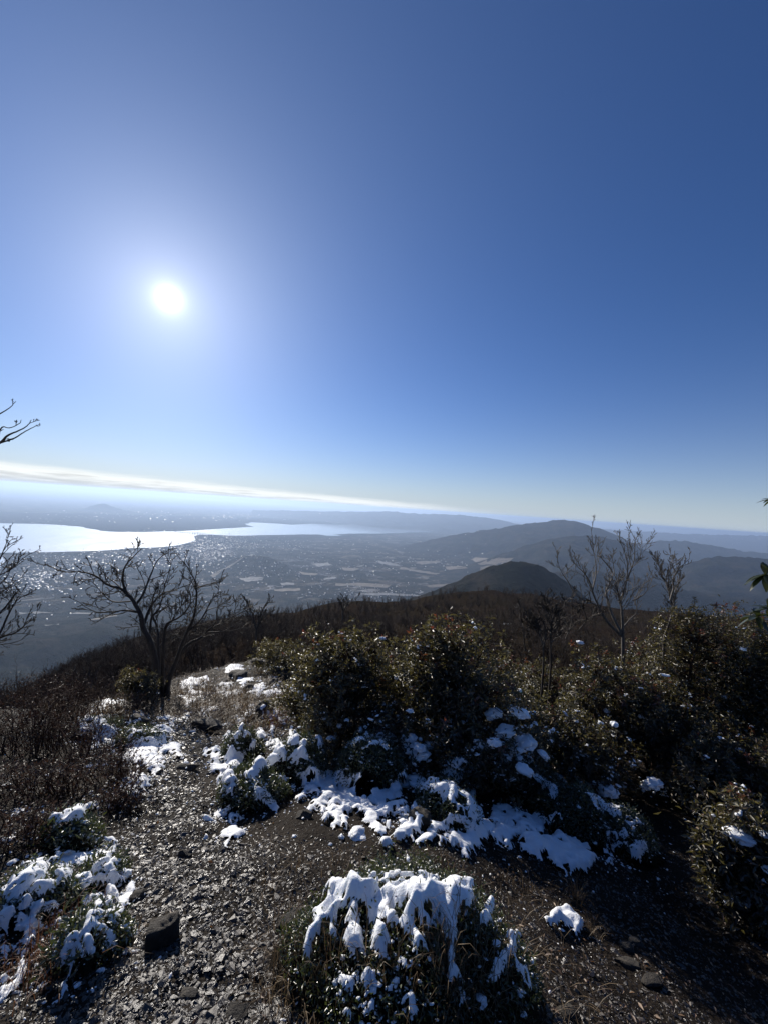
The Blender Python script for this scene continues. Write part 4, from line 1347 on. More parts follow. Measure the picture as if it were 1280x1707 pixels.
def grass_blades(acc, B, n, L, spread, g, droop=1.0, width=0.0009, off=(0, 0, 0), surf=False):
    for i in range(n):
        a = g.uniform(0, 6.28); r = abs(g.normal()) * spread
        x, y = B[0] + math.cos(a) * r, B[1] + math.sin(a) * r
        z = float(surf_z(x, y) if surf else ground_z(x, y)) - 0.006
        ll = L * g.uniform(0.45, 1.2); an = a + g.normal() * 0.7
        lean = g.uniform(0.15, 0.9) * droop
        h = np.array([math.cos(an), math.sin(an), 0])
        p0 = np.array([x, y, z]); p1 = p0 + h * ll * 0.25 * lean + np.array([0, 0, ll * 0.5]); p2 = p0 + h * ll * 0.6 * lean + np.array([0, 0, ll * (0.85 - 0.3 * lean)])
        p3 = p0 + h * ll * (0.95 * lean + 0.05) + np.array([0, 0, ll * (1.0 - 0.75 * lean)])
        sd = np.array([-h[1], h[0], 0]) * width
        v = np.array([p0 - sd, p0 + sd, p1 - sd * 0.9, p1 + sd * 0.9, p2 - sd * 0.7, p2 + sd * 0.7, p3]) - off
        acc.raw(v, np.array([(0, 1, 3), (0, 3, 2), (2, 3, 5), (2, 5, 4), (4, 5, 6)]))


def tuft(px, py, n, L, spread, seed, label, group=None, mat='grass', droop=1.0, surf=False, width=0.0009):
    g = np.random.default_rng(seed)
    B = on_surf(px, py) if surf else on_ground(px, py)
    acc = Acc(); grass_blades(acc, B, n, L, spread, g, droop, width, off=B, surf=surf)
    root = thing('grass_tuft', label, 'grass', loc=tuple(B), group=group)
    link('blades', acc.mesh('blades', False), M[mat], parent=root, kind='stuff')
    return root


def broadleaf_branch():
    """big-leaved branch tips that reach in from a shrub beyond the right edge"""
    root = None
    g = np.random.default_rng(33)
    d = 2.3
    B = at(1420, 1500, d); B[2] = float(ground_z(B[0], B[1]))
    root = thing('broadleaf_shrub', 'big-leaved evergreen shrub reaching in with rosettes of long drooping leaves', 'shrub', loc=tuple(B))
    acc = Acc()
    P = resample([B, at(1400, 1250, d), at(1350, 1080, d), at(1285, 972, d)], 14) - B
    acc.tube(P, np.linspace(0.02, 0.006, 14), 7)
    link('stem', acc.mesh('stem'), M['bark'], parent=root)
    for tip, start, s in (((1276, 958), 8, 1.0), ((1262, 1028), 5, 0.85), ((1283, 1015), 5, 0.8), ((1290, 832), None, 0.6)):
        T = at(tip[0], tip[1], d + g.normal() * 0.08) - B
        a = P[-4] if start is None else P[start]
        acc = Acc()
        acc.tube(resample([a, (a + T) / 2 + g.normal(size=3) * 0.03, T], 7), np.linspace(0.008, 0.004, 7), 6)
        link('branch', acc.mesh('branch'), M['bark'], parent=root)
        for k in range(13):
            ph = k * 2.399 + g.normal() * 0.15; el = g.uniform(-0.75, 0.35) if k < 10 else g.uniform(0.5, 1.2)
            dd = np.array([[math.cos(ph) * math.cos(el), math.sin(ph) * math.cos(el), math.sin(el)]])
            ln = 0.115 * s * g.uniform(0.8, 1.15)
            n_ = 6
            t = np.linspace(0, 1, n_)
            w = 0.17 * ln * np.sin(np.pi * (0.08 + 0.9 * t)) ** 0.8
            side = unit(np.cross(dd[0], (0, 0, 1.0))); nn = np.cross(side, dd[0])
            c = T + dd[0] * (t * ln)[:, None] - np.array([0, 0, 1]) * (0.25 * ln * t ** 2)[:, None]
            v = np.concatenate([c + side * w[:, None] + nn * w[:, None] * 0.35, c, c - side * w[:, None] + nn * w[:, None] * 0.35])
            i = np.arange(n_ - 1)
            f = np.concatenate([np.stack([i, i + 1, i + n_ + 1, i + n_], 1), np.stack([i + n_, i + n_ + 1, i + 2 * n_ + 1, i + 2 * n_], 1)])
            me = new_mesh('leaf', v - T, f); set_attr(me, 'red', np.zeros(len(v)))
            link('leaf', me, M['big_leaf'], parent=root, loc=tuple(T))


def woods():
    """bare brush that covers the spur: one mass, not single trees"""
    protos = []
    for j in range(5):
        g = np.random.default_rng(200 + j)
        acc = Acc()
        for k in range(4 if j < 3 else 7):
            a = g.uniform(0, 6.28); e = np.array([math.cos(a) * 0.3, math.sin(a) * 0.3, g.uniform(0.6, 0.95)])
            P = resample([(0, 0, -0.12), e * 0.4 + g.normal(size=3) * 0.05, e], 6)
            R = np.linspace(0.016, 0.005, 6)
            acc.tube(P, R, 4)
            sprout(acc, P, R, 6, 0.38, 1, g, up=0.3, rmin=0.0026, sides=3, kids=(5, 5), wander=0.25)
        protos.append(acc.mesh('bare_brush'))
    g = np.random.default_rng(9)
    pts, scl = [], []
    n = 5200
    s = g.uniform(-1.25, 1.25, n)
    D = ridge_D(s)
    c = np.interp(s, *CREST)
    y = np.exp(g.uniform(np.log(c * 1.35), np.log(D * 1.25), n)); 
    x = s * y
    z = ground_z(x, y)
    h = np.interp(y, [10, 20, 60, 200], [0.7, 1.2, 2.0, 3.6]) * g.uniform(0.6, 1.25, n)
    rot = np.stack([g.normal(size=n) * 0.1, g.normal(size=n) * 0.1, g.uniform(0, 6.28, n)], 1)
    scatter('brushwood', np.stack([x, y, z], 1), rot, np.stack([h * g.uniform(0.8, 1.3, n)] * 2 + [h], 1), g.integers(0, 5, n), protos, M['wood'],
            'leafless brown brushwood covering the spur below the summit')

# ------------------------------------------------------------------ placement: rocks, gravel, low shrubs, snow
def rock(px, py, dims_px, seed, label, group=None, rot=0.0, sink=0.25, name='rock', block=0.35):
    p = on_ground(px, py)
    k = p[1] / F_PX
    d = [q * k for q in dims_px]
    o = link(name, rock_mesh(name, seed, d, sub=4, rough=0.12, block=block), M['rock'], label=label, cat='rock', group=group, loc=(p[0], p[1], p[2] + d[2] * (1 - sink) - d[2] * 0.3))
    o.rotation_euler = (0, 0, rot)
    MOUNDS.append((p[0], p[1], d[0] * 0.95, d[1] * 0.95, d[2] * 0.82, seed * 7 + 2000))
    return o


def build_rocks():
    R = rock
    R(270, 1572, (24, 20, 24), 3, 'square dark rock standing alone on the gravel path', rot=0.3, block=0.95)
    R(484, 1548, (40, 16, 15), 4, 'tilted flat rock slab half buried in dry grass beside the snowy mound', rot=0.5)
    R(698, 1378, (23, 20, 20), 5, 'craggy brown boulder at the edge of the snow below the shrubs')
    R(507, 1362, (15, 12, 8), 6, 'small dark flat-topped stone at the foot of the snow sheet')
    R(395, 1132, (18, 15, 9), 7, 'snow-topped boulder on the crest left of the path')
    R(463, 1128, (22, 17, 9), 8, 'broad snow-dusted boulder on the crest at the top of the path')
    R(441, 1196, (16, 16, 20), 9, 'rounded snow-covered rock beside the russet grass')
    R(345, 1214, (32, 16, 9), 10, 'dark wet rock step across the path below the crest')
    R(310, 1282, (24, 12, 7), 11, 'low dark rock sill crossing the path')
    R(236, 1208, (24, 14, 11), 12, 'slanting rock with a snow cap at the foot of the spreading tree', rot=-0.4)
    R(312, 1662, (18, 14, 5), 13, 'pale flat stone embedded in the gravel')
    R(398, 1694, (22, 16, 8), 14, 'flat grey stone at the front of the path')
    R(1048, 1612, (22, 14, 5), 15, 'flat pale stone in the shaded soil of the clearing')
    R(1042, 1580, (14, 10, 5), 16, 'small flat stone at the edge of the shadow')
    R(232, 1500, (16, 12, 8), 17, 'dark stone at the left edge of the path')
    R(310, 1430, (14, 10, 9), 18, 'small dark angular rock in the middle of the path')
    R(940, 1690, (20, 14, 6), 19, 'half buried stone in the front of the clearing')
    R(1085, 1640, (20, 14, 6), 20, 'mossy flat stone at the shadow line')
    R(1060, 1575, (12, 9, 5), 22, 'little grey stone beside the shaded flat stone')
    for i, (px, py, a) in enumerate([(430, 1108, 12), (490, 1112, 12), (372, 1140, 10), (415, 1150, 10), (350, 1150, 9), (385, 1170, 8), (455, 1140, 10)]):
        R(px, py, (a, a * 0.8, a * 0.6), 30 + i, 'small snow-flecked rock among the dry grass near the crest', group='small rocks near the crest')


def build_gravel():
    g = np.random.default_rng(77)
    protos = [chip_mesh('stone', 300 + i, 10 + i % 4, (0.3, 0.45, 0.25, 0.55, 0.38, 0.3)[i]) for i in range(6)]
    # loose chips over the whole bare ground, denser on the trodden path
    n = 170000
    d = 0.9 + 6.6 * g.uniform(0, 1, n) ** 1.7
    s = g.uniform(-1.15, 1.15, n)
    x = s * d
    z = ground_z(x, d)
    px, py = project(x, d, z)
    path = np.interp(py, [1100, 1150, 1200, 1250, 1300, 1400, 1500, 1707], [440, 400, 320, 280, 290, 300, 310, 300])
    wid = np.interp(py, [1100, 1200, 1300, 1400, 1500, 1707], [20, 36, 55, 130, 170, 230])
    on = np.exp(-((px - path) / wid) ** 2)
    clear = sstep(1375, 1430, py) * np.where(px > 300, 0.6, 0.2)
    keep = g.uniform(size=n) < np.clip(0.12 + on + clear * 0.65, 0, 1)
    x, d, z, on = x[keep], d[keep], z[keep], on[keep]; n = len(x)
    sz = np.exp(g.normal(size=n) * 0.5) * 0.004 * (1 + 0.35 * on) * np.interp(d, [1, 3, 8], [1, 1.4, 2.6])
    sz = np.minimum(sz, 0.03)
    rot = np.stack([g.normal(size=n) * 0.3, g.normal(size=n) * 0.3, g.uniform(0, 6.28, n)], 1)
    scl = np.stack([sz * g.uniform(0.8, 1.5, n), sz, sz], 1)
    scatter('gravel', np.stack([x, d, z + sz * 0.02], 1), rot, scl, g.integers(0, 6, n), protos, M['stone'], 'loose slate chips strewn over the path')
    # the larger stones one can pick out, each its own piece of the ground
    gr = bpy.data.objects['ground']
    k = 0
    while k < 300:
        py_ = 1330 + (1720 - 1330) * g.uniform() ** 0.7
        px_ = np.interp(py_, [1300, 1400, 1500, 1707], [300, 330, 330, 320]) + g.normal() * np.interp(py_, [1300, 1450, 1707], [50, 130, 170])
        if g.uniform() < 0.25: px_ = g.uniform(380, 1050); py_ = g.uniform(1420, 1707)
        if not (-40 < px_ < 1150): continue
        if 480 < px_ < 880 and py_ > 1470: continue
        p = on_ground(px_, py_, 6.0)
        a = np.clip(np.exp(g.normal() * 0.5) * 0.0088, 0.006, 0.03)
        o = link('stone', protos[k % 6], M['stone'], parent=gr)
        o.location = (p[0], p[1], p[2] - a * 0.02)
        o.rotation_euler = (g.normal() * 0.18 + 0.1, g.normal() * 0.18, g.uniform(0, 6.28))
        o.scale = (a * g.uniform(0.9, 1.7), a, a * g.uniform(0.7, 1.1))
        k += 1
    # fallen leaves and twig bits
    la = Acc()
    n = 9000
    d = 1.0 + 6 * g.uniform(0, 1, n) ** 1.4
    x = g.uniform(-1.1, 1.15, n) * d
    z = ground_z(x, d)
    px, py = project(x, d, z)
    w = 0.10 + 0.8 * np.exp(-((px - 1060) / 90) ** 2 - ((py - 1420) / 45) ** 2) + 0.9 * np.exp(-((px - 1060) / 70) ** 2 - ((py - 1265) / 40) ** 2) + 0.5 * (px > 620) * (py > 1430) + 0.5 * np.exp(-((px - 1130) / 90) ** 2 - ((py - 1330) / 30) ** 2)
    keep = g.uniform(size=n) < w
    x, d, z = x[keep], d[keep], z[keep]; n = len(x)
    la.leaves(np.stack([x, d, z + 0.004], 1), g.normal(size=(n, 3)) * (1, 1, 0.3), g.normal(size=(n, 3)) * 0.5 + (0, 0, 1), 0.02 * g.uniform(0.5, 1.6, n), 0.011 * g.uniform(0.6, 1.3, n), fold=0.35, droop=0.1, attr=np.zeros(n))
    link('leaf_litter', la.mesh('leaf_litter', False, 'red'), M['litter'], kind='stuff', label='withered brown leaves scattered over the soil')


def build_low_shrubs():
    A = add_mound
    spec = [
        (A(420, 1335, 62, 0.20), 'snow-laden dwarf shrub at the bend of the path', 1.0),
        (A(405, 1262, 34, 0.22), 'dwarf shrub under a row of round snow caps beside the russet grass', 1.0),
        (A(500, 1290, 52, 0.30), 'dwarf shrub carrying the largest rounded snow pillows', 1.0),
        (A(610, 1305, 62, 0.36), 'very dark dwarf shrub below the tall shrubs with a ring of snow on top', 1.0),
        (A(695, 1290, 54, 0.26), 'dark dwarf shrub with a snow streak beneath the largest shrub', 1.0),
        (A(850, 1315, 84, 0.42), 'wide dark dwarf shrub with snow clumps below the largest shrub', 1.0),
        (A(945, 1375, 74, 0.32), 'dark dwarf shrub above the thick snow lump', 1.0),
        (A(1030, 1405, 54, 0.24), 'shaded dwarf shrub with broken snow beside the side path', 1.0),
        (A(745, 1360, 60, 0.16), 'low dwarf shrub beside the craggy brown boulder', 0.9),
        (A(150, 1590, 62, 0.12), 'dwarf shrub under snow streaks at the left of the path', 1.0),
        (A(60, 1510, 72, 0.10), 'dwarf shrub under long fingers of snow', 1.0),
        (A(122, 1395, 52, 0.10), 'dwarf shrub beneath a single large oval snow cap', 1.0),
        (A(175, 1465, 38, 0.07), 'low sprig of dwarf shrub under twin snow fingers', 1.0),
        (A(230, 1240, 40, 0.14), 'dwarf shrub with thin snow below the spreading tree', 1.0),
        (A(165, 1225, 34, 0.14), 'snowy dwarf shrub at the edge of the brambles', 1.0),
    ]
    p = on_ground(676, 1592)
    MOUNDS.append((p[0], p[1] - 0.03, 0.43, 0.38, 0.27, 991))
    big = len(MOUNDS) - 1
    for i, lab, den in spec: build_mound(i, lab, leaf=0.019, density=den)
    build_mound(big, 'big rounded dwarf shrub draped with melting snow in the clearing', leaf=0.0125, density=0.9)


def build_snow():
    s = snow
    # the big draped mound
    s([[(512, 1595, 12), (529, 1543, 16), (563, 1492, 18), (597, 1482, 20), (621, 1488, 16)],
       [(652, 1506, 24), (680, 1492, 24), (700, 1519, 20), (735, 1506, 26), (762, 1499, 26)], [(605, 1500, 16), (652, 1510, 18)], [(700, 1540, 12), (735, 1548, 14)], [(640, 1535, 10), (668, 1540, 12)], [(545, 1530, 9), (552, 1565, 8)], [(775, 1520, 14), (790, 1545, 8)],
       [(628, 1520, 12), (628, 1543, 12), (632, 1574, 13), (639, 1602, 11)], [(680, 1530, 16), (680, 1547, 15), (694, 1567, 9), (707, 1585, 11)],
       [(740, 1525, 20), (749, 1547, 15), (749, 1585, 11), (745, 1622, 11), (762, 1650, 12)]],
      'thick draped snow over the big dwarf shrub in the clearing', 0.05, ragged=0.42)
    s([[(639, 1461, 8), (666, 1464, 13), (683, 1466, 8)], [(639, 1475, 11)]], 'pointed snow drift behind the top of the big dwarf shrub', 0.03, ragged=0.2)
    s([[(700, 1458, 6), (714, 1468, 12)]], 'small snow tongue behind the big dwarf shrub', 0.03, ragged=0.2)
    s([[(590, 1514, 7), (590, 1543, 11), (592, 1582, 17)]], 'hanging snow finger on the front of the big dwarf shrub', 0.03, ragged=0.2)
    s([[(814, 1515, 10), (807, 1543, 11)]], 'snow pad on the side of the big dwarf shrub', 0.035, ragged=0.2)
    s([[(859, 1561, 9), (845, 1595, 13), (824, 1629, 14)], [(866, 1615, 9), (880, 1650, 8)], [(814, 1677, 14)], [(852, 1684, 12), (886, 1690, 9)]],
      'ragged snow streaks running down beside the big dwarf shrub', 0.025, ragged=0.45)
    s([[(573, 1643, 15), (560, 1625, 6)], [(611, 1625, 12), (613, 1650, 13)], [(580, 1698, 15)], [(535, 1698, 9)]], 'broken snow clumps in the dry grass before the big dwarf shrub', 0.03, ragged=0.45)
    s([[(652, 1653, 10), (660, 1640, 7)], [(683, 1670, 12), (690, 1695, 10)], [(676, 1615, 8), (668, 1600, 6)], [(650, 1697, 9)]], 'crumbled snow scraps below the snow drape', 0.028, ragged=0.45)
    # sheets below the shrub belt
    s([[(720, 1388, 10), (750, 1370, 15), (790, 1385, 15), (830, 1390, 11)], [(735, 1405, 7), (770, 1410, 5)], [(700, 1405, 6), (720, 1400, 7)], [(870, 1380, 14), (910, 1370, 12), (850, 1395, 7)], [(830, 1405, 7), (850, 1412, 6)]],
      'long ragged snow sheet at the foot of the shrubs', 0.035, ragged=0.5)
    s([[(876, 1410, 15), (905, 1420, 24), (942, 1432, 26), (972, 1442, 18)], [(890, 1452, 8)], [(930, 1405, 16), (975, 1415, 10)]], 'thick smooth lump of snow at the edge of the clearing', 0.07, ragged=0.25)
    s([[(510, 1315, 12), (545, 1300, 20), (585, 1298, 15)], [(545, 1325, 13), (590, 1333, 7)], [(550, 1345, 8), (575, 1340, 7)]], 'shaded blue snow sheet between the dwarf shrubs', 0.02, ragged=0.6)
    s([[(668, 1290, 7), (690, 1300, 12), (700, 1312, 10)], [(630, 1322, 9), (660, 1325, 10)]], 'shaded snow band below the dark dwarf shrub', 0.03, ragged=0.45)
    s([[(680, 1232, 5), (700, 1250, 8), (718, 1265, 6)]], 'slanting snow streak on a dwarf shrub', 0.025, ragged=0.4)
    s([[(615, 1243, 5), (630, 1238, 6), (645, 1245, 7), (655, 1240, 5)]], 'curled ring of snow on the very dark dwarf shrub', 0.03, ragged=0.3)
    s([[(590, 1241, 7), (605, 1233, 6)]], 'snow bits beside the curled snow ring', 0.03, ragged=0.4)
    s([[(425, 1310, 12), (440, 1333, 13), (455, 1345, 9)]], 'shaded snow hanging below the largest snow pillow', 0.025, ragged=0.5)
    s([[(380, 1350, 11), (362, 1360, 7)]], 'snow skirt under the snow-laden dwarf shrub', 0.02, ragged=0.5)
    s([[(366, 1402, 8), (385, 1390, 13), (408, 1390, 5)], [(378, 1405, 8)]], 'star-shaped snow patch lying on the gravel', 0.025, ragged=0.35)
    s([[(890, 1295, 9), (912, 1310, 13), (925, 1325, 7)]], 'snow clump on the wide dwarf shrub above the snow lump', 0.03, ragged=0.4)
    s([[(828, 1258, 10), (860, 1250, 13), (888, 1264, 11)]], 'snow pad on top of the wide dark dwarf shrub', 0.035, ragged=0.45)
    s([[(985, 1330, 8), (1010, 1345, 10), (1030, 1360, 9)]], 'broken snow on the shaded shrubs by the side path', 0.035, ragged=0.45)
    s([[(1045, 1365, 6), (1070, 1375, 5)], [(1000, 1385, 8)], [(1035, 1412, 7)]], 'scattered snow scraps on the shaded dwarf shrub', 0.03, ragged=0.45)
    s([[(915, 1537, 9), (942, 1530, 14), (958, 1546, 12)]], 'lone snow clump in a dry grass tuft in the clearing', 0.05, ragged=0.3)
    s([[(1188, 1390, 8)], [(1225, 1418, 9), (1250, 1436, 13), (1278, 1458, 14)]], 'snow streak on the pale-leaved shrub beside the side path', 0.05, ragged=0.3)
    s([[(1110, 1318, 6), (1105, 1326, 4)]], 'small snow scrap on the shaded side path', 0.02, ragged=0.4)
    # left of the path
    s([[(90, 1376, 13), (122, 1362, 17), (155, 1350, 9)]], 'large oval snow cap left of the path', 0.055, ragged=0.18)
    s([[(95, 1442, 10), (130, 1432, 13), (168, 1425, 7)]], 'flat blue-shaded snow sheet behind the snow fingers', 0.015, ragged=0.5)
    s([[(152, 1460, 6), (173, 1440, 8), (190, 1421, 6)]], 'upper of the twin snow fingers by the path', 0.035, ragged=0.15)
    s([[(168, 1461, 6), (190, 1442, 9)]], 'lower of the twin snow fingers by the path', 0.035, ragged=0.15)
    s([[(8, 1502, 12), (45, 1478, 13), (70, 1456, 11)]], 'long snow finger with a round head left of the path', 0.045, ragged=0.18)
    s([[(62, 1495, 11), (90, 1476, 12), (110, 1463, 12)]], 'second snow finger with a round head left of the path', 0.045, ragged=0.18)
    s([[(35, 1512, 12), (75, 1520, 15), (100, 1515, 9)], [(85, 1535, 9)]], 'trampled-looking snow below the snow fingers', 0.02, ragged=0.5)
    s([[(155, 1510, 13), (155, 1540, 13), (125, 1575, 15), (100, 1618, 13)], [(172, 1550, 10), (186, 1572, 11)], [(140, 1610, 11), (166, 1605, 7)], [(105, 1640, 7), (104, 1668, 4)]],
      'streaked snow drape on the dwarf shrub left of the path', 0.025, ragged=0.45)
    s([[(217, 1482, 8), (206, 1508, 11), (190, 1530, 11)], [(205, 1560, 7)]], 'snow scraps along the left edge of the path', 0.025, ragged=0.45)
    s([[(38, 1598, 7), (40, 1620, 9), (22, 1650, 8), (4, 1662, 8)]], 'melting snow streak in the dry grass left of the path', 0.025, ragged=0.5)
    s([[(10, 1530, 16)], [(2, 1548, 12)]], 'bulky snow pillow at the left of the dry grass', 0.05, ragged=0.2)
    s([[(8, 1590, 10)], [(40, 1578, 8)]], 'soft snow blobs in the shaded grass', 0.03, ragged=0.4)
    gs = np.random.default_rng(44)
    for i in range(26):
        px, py = gs.uniform(525, 885), 1610 + gs.uniform() * 95
        r = np.exp(gs.normal() * 0.35) * 6
        s([[(px, py - r, r * 0.6), (px + gs.normal() * 3, py + r, r)]], 'crumb of snow in the grass before the big dwarf shrub', 0.022, ragged=0.5, group='snow crumbs before the big dwarf shrub')
    for i in range(22):
        px, py = 385 + gs.normal() * 55, 1165 + gs.normal() * 26
        if py < 1122: continue
        r = np.exp(gs.normal() * 0.4) * 4
        s([[(px - r * 1.5, py, r * 0.7), (px + r * 1.5, py - 2, r * 0.7)]], 'fleck of snow in the dry grass between path and crest', 0.03, ragged=0.5, group='snow flecks between path and crest')
    for i in range(16):
        px, py = 190 + gs.normal() * 50, 1215 + gs.normal() * 22
        r = np.exp(gs.normal() * 0.4) * 5
        s([[(px - r * 1.4, py, r * 0.7), (px + r * 1.4, py - 2, r * 0.8)]], 'fleck of snow round the foot of the spreading tree', 0.03, ragged=0.5, group='snow flecks under the spreading tree')
    def strew(n_, fx, fy, r0, label_, thick_=0.035, rag=0.5):
        for _ in range(n_):
            px_ = fx(); py_ = fy(px_)
            r_ = np.exp(gs.normal() * 0.45) * r0
            an_ = gs.normal() * 0.5
            st_ = [(px_ - math.cos(an_) * r_ * 1.5, py_ + math.sin(an_) * r_, r_ * 0.7), (px_ + math.cos(an_) * r_ * 1.2, py_ - math.sin(an_) * r_, r_ * 0.9)]
            st2 = [(px_, py_, r_), (px_ + gs.normal() * r_, py_ + r_ * 1.6, r_ * 0.6)]
            if py_ < 1105: continue
            s([st_, st2], label_, thick_, ragged=rag, group=label_)
    strew(15, lambda: gs.uniform(205, 300), lambda x: 1330 - (x - 205) * 1.3 + gs.normal() * 16, 6, 'broken snow scrap along the bramble side of the upper path')
    strew(16, lambda: gs.uniform(0, 215), lambda x: gs.uniform(1395, 1650), 10, 'broken snow scrap among the dwarf shrubs left of the path', 0.045)
    strew(26, lambda: gs.uniform(540, 1060), lambda x: 1322 + (x - 540) * 0.17 + gs.normal() * 20, 11, 'broken snow in the band at the foot of the shrub belt', 0.05)
    strew(22, lambda: gs.uniform(310, 480), lambda x: 1172 + gs.normal() * 32, 6, 'snow patch in the ochre grass beside the upper path', 0.05)
    strew(18, lambda: gs.uniform(130, 275), lambda x: 1215 + gs.normal() * 26, 7, 'snow patch near the foot of the spreading tree', 0.05)
    strew(10, lambda: gs.uniform(350, 400), lambda x: 1290 + gs.normal() * 50, 6, 'snow scrap on the grassy right bank of the path', 0.04)
    strew(8, lambda: gs.uniform(470, 560), lambda x: 1300 + gs.normal() * 18, 9, 'broken snow between the snow pillows and the dark hollow', 0.05)
    strew(6, lambda: gs.uniform(1180, 1280), lambda x: 1380 + (x - 1180) * 0.7 + gs.normal() * 16, 10, 'broken snow on the pale-leaved shrub by the side path', 0.06)
    # up the path
    s([[(148, 1215, 9), (180, 1222, 10), (185, 1240, 8)], [(160, 1186, 8)]], 'thin snow over the dwarf shrub at the edge of the brambles', 0.03, ragged=0.55)
    s([[(222, 1202, 8), (240, 1192, 6)]], 'snow cap on the slanting rock under the spreading tree', 0.03, ragged=0.3)
    s([[(262, 1240, 7), (276, 1222, 9), (290, 1200, 7), (312, 1192, 8)]], 'patchy snow along the left side of the upper path', 0.015, ragged=0.6)
    s([[(215, 1245, 10), (232, 1250, 9)], [(250, 1270, 6)]], 'patchy snow on the dwarf shrub below the spreading tree', 0.03, ragged=0.5)
    s([[(382, 1118, 9), (400, 1113, 9)]], 'snow on the crest boulder left of the path', 0.03, ragged=0.35)
    s([[(452, 1118, 10), (474, 1116, 10)], [(460, 1132, 6)]], 'snow dusting on the broad crest boulder', 0.03, ragged=0.5)
    s([[(440, 1176, 10), (446, 1190, 9)]], 'snow cap wrapped over the rounded rock by the russet grass', 0.05, ragged=0.2)
    s([[(360, 1150, 5), (380, 1160, 6), (400, 1152, 5)], [(345, 1190, 5)], [(370, 1185, 5)]], 'thin snow flecks among the dry grass below the crest', 0.015, ragged=0.6)
    for i, (px, py, r) in enumerate([(100, 1420, 6), (60, 1430, 7), (20, 1440, 8), (205, 1310, 5), (190, 1330, 6), (30, 1355, 8), (15, 1400, 7), (160, 1400, 6), (230, 1300, 5), (120, 1300, 5), (60, 1380, 5), (10, 1310, 6), (245, 1340, 4)]):
        s([[(px - r, py + 3, r * 0.6), (px + r, py - 2, r * 0.7)]], 'thin scrap of snow caught in the brambles left of the path', 0.02, ragged=0.6, group='snow scraps in the brambles')
    caps = [(379, 1231, 6, 7), (394, 1231, 8, 10), (402, 1221, 6, 5), (410, 1231, 9, 7), (421, 1247, 10, 11), (433, 1228, 12, 8), (453, 1221, 9, 8), (455, 1245, 6, 5)]
    for i, c in enumerate(caps): s([[(c[0] - 2, c[1] + 3, c[3] * 0.85), (c[0] + 2, c[1] - 2, c[2] * 0.9)]], 'small round snow clump in the row beside the russet grass', 0.075, ragged=0.15, group='round snow clumps beside the russet grass', name='snow_clump')
    s([[(388, 1285, 15), (397, 1262, 14), (402, 1254, 8)]], 'tall snow pillow at the bend of the path', 0.07, ragged=0.2, name='snow_clump')
    s([[(368, 1308, 11), (380, 1300, 14), (390, 1303, 9)]], 'round snow pillow low down at the bend of the path', 0.065, ragged=0.2, name='snow_clump')
    s([[(415, 1298, 11), (432, 1286, 15), (455, 1272, 15)]], 'largest slanting snow pillow above the shaded snow', 0.07, ragged=0.2, name='snow_clump')
    s([[(464, 1258, 12), (470, 1266, 9)]], 'rounded snow pillow behind the largest one', 0.065, ragged=0.2, name='snow_clump')
    s([[(490, 1222, 8), (487, 1240, 12), (505, 1246, 8)]], 'pointed snow pillow in front of the tall dark shrub', 0.065, ragged=0.25, name='snow_clump')
    s([[(490, 1270, 14), (503, 1263, 15)]], 'round snow pillow beside the dark hollow', 0.07, ragged=0.2, name='snow_clump')
    s([[(530, 1231, 6), (533, 1248, 9)]], 'narrow snow pillow at the end of the row', 0.08, ragged=0.25, name='snow_clump')
    for i, (px, py, w_) in enumerate([(872, 1032, 16), (905, 1030, 22), (935, 1028, 14), (985, 1040, 14), (850, 1040, 10)]):
        s([[(px - w_, py + 1, 2.2), (px + w_, py - 1, 2.6)]], 'thin snow lying in the brushwood behind the shrub belt', 0.12, ragged=0.7, group='thin snow in the brushwood', dmax=90.0)
    small = [(551, 1226, 10, 5), (566, 1212, 6, 6), (576, 1209, 5, 5), (587, 1215, 4, 4), (574, 1196, 3.5, 3.5), (590, 1227, 5, 7), (582, 1252, 4, 6), (594, 1256, 4, 4), (700, 1235, 4.5, 4.5), (774, 1291, 5, 5), (526, 1342, 5, 5), (740, 1270, 5, 4), (755, 1283, 6, 5), (762, 1300, 6, 5), (785, 1262, 6, 4), (800, 1268, 5, 4), (815, 1300, 5, 4),
             (540, 1197, 7, 3.5), (630, 1126, 7, 5), (640, 1140, 10, 4), (605, 1148, 8, 4), (660, 1130, 6, 4), (635, 1072, 7, 4), (684, 1190, 9, 4), (865, 1157, 5, 5), (850, 1195, 10, 6), (1010, 1188, 7, 6), (1032, 1210, 8, 8), (1065, 1200, 6, 5), (1055, 1216, 5, 3), (1112, 1126, 11, 3), (1228, 1286, 7, 8), (1232, 1250, 10, 4), (1240, 1085, 6, 4), (965, 1060, 8, 4)]
    for i, c in enumerate(small):
        q = lodge(c[0], c[1])
        snow_cap(q[0], q[1], c[2] * 0.75, c[3] * 0.75, 'tiny snow clump lodged in the evergreen shrubs', 'tiny snow clumps in the shrubs', 40 + i, depth=q[2], up=1.0)
    gq = np.random.default_rng(19)
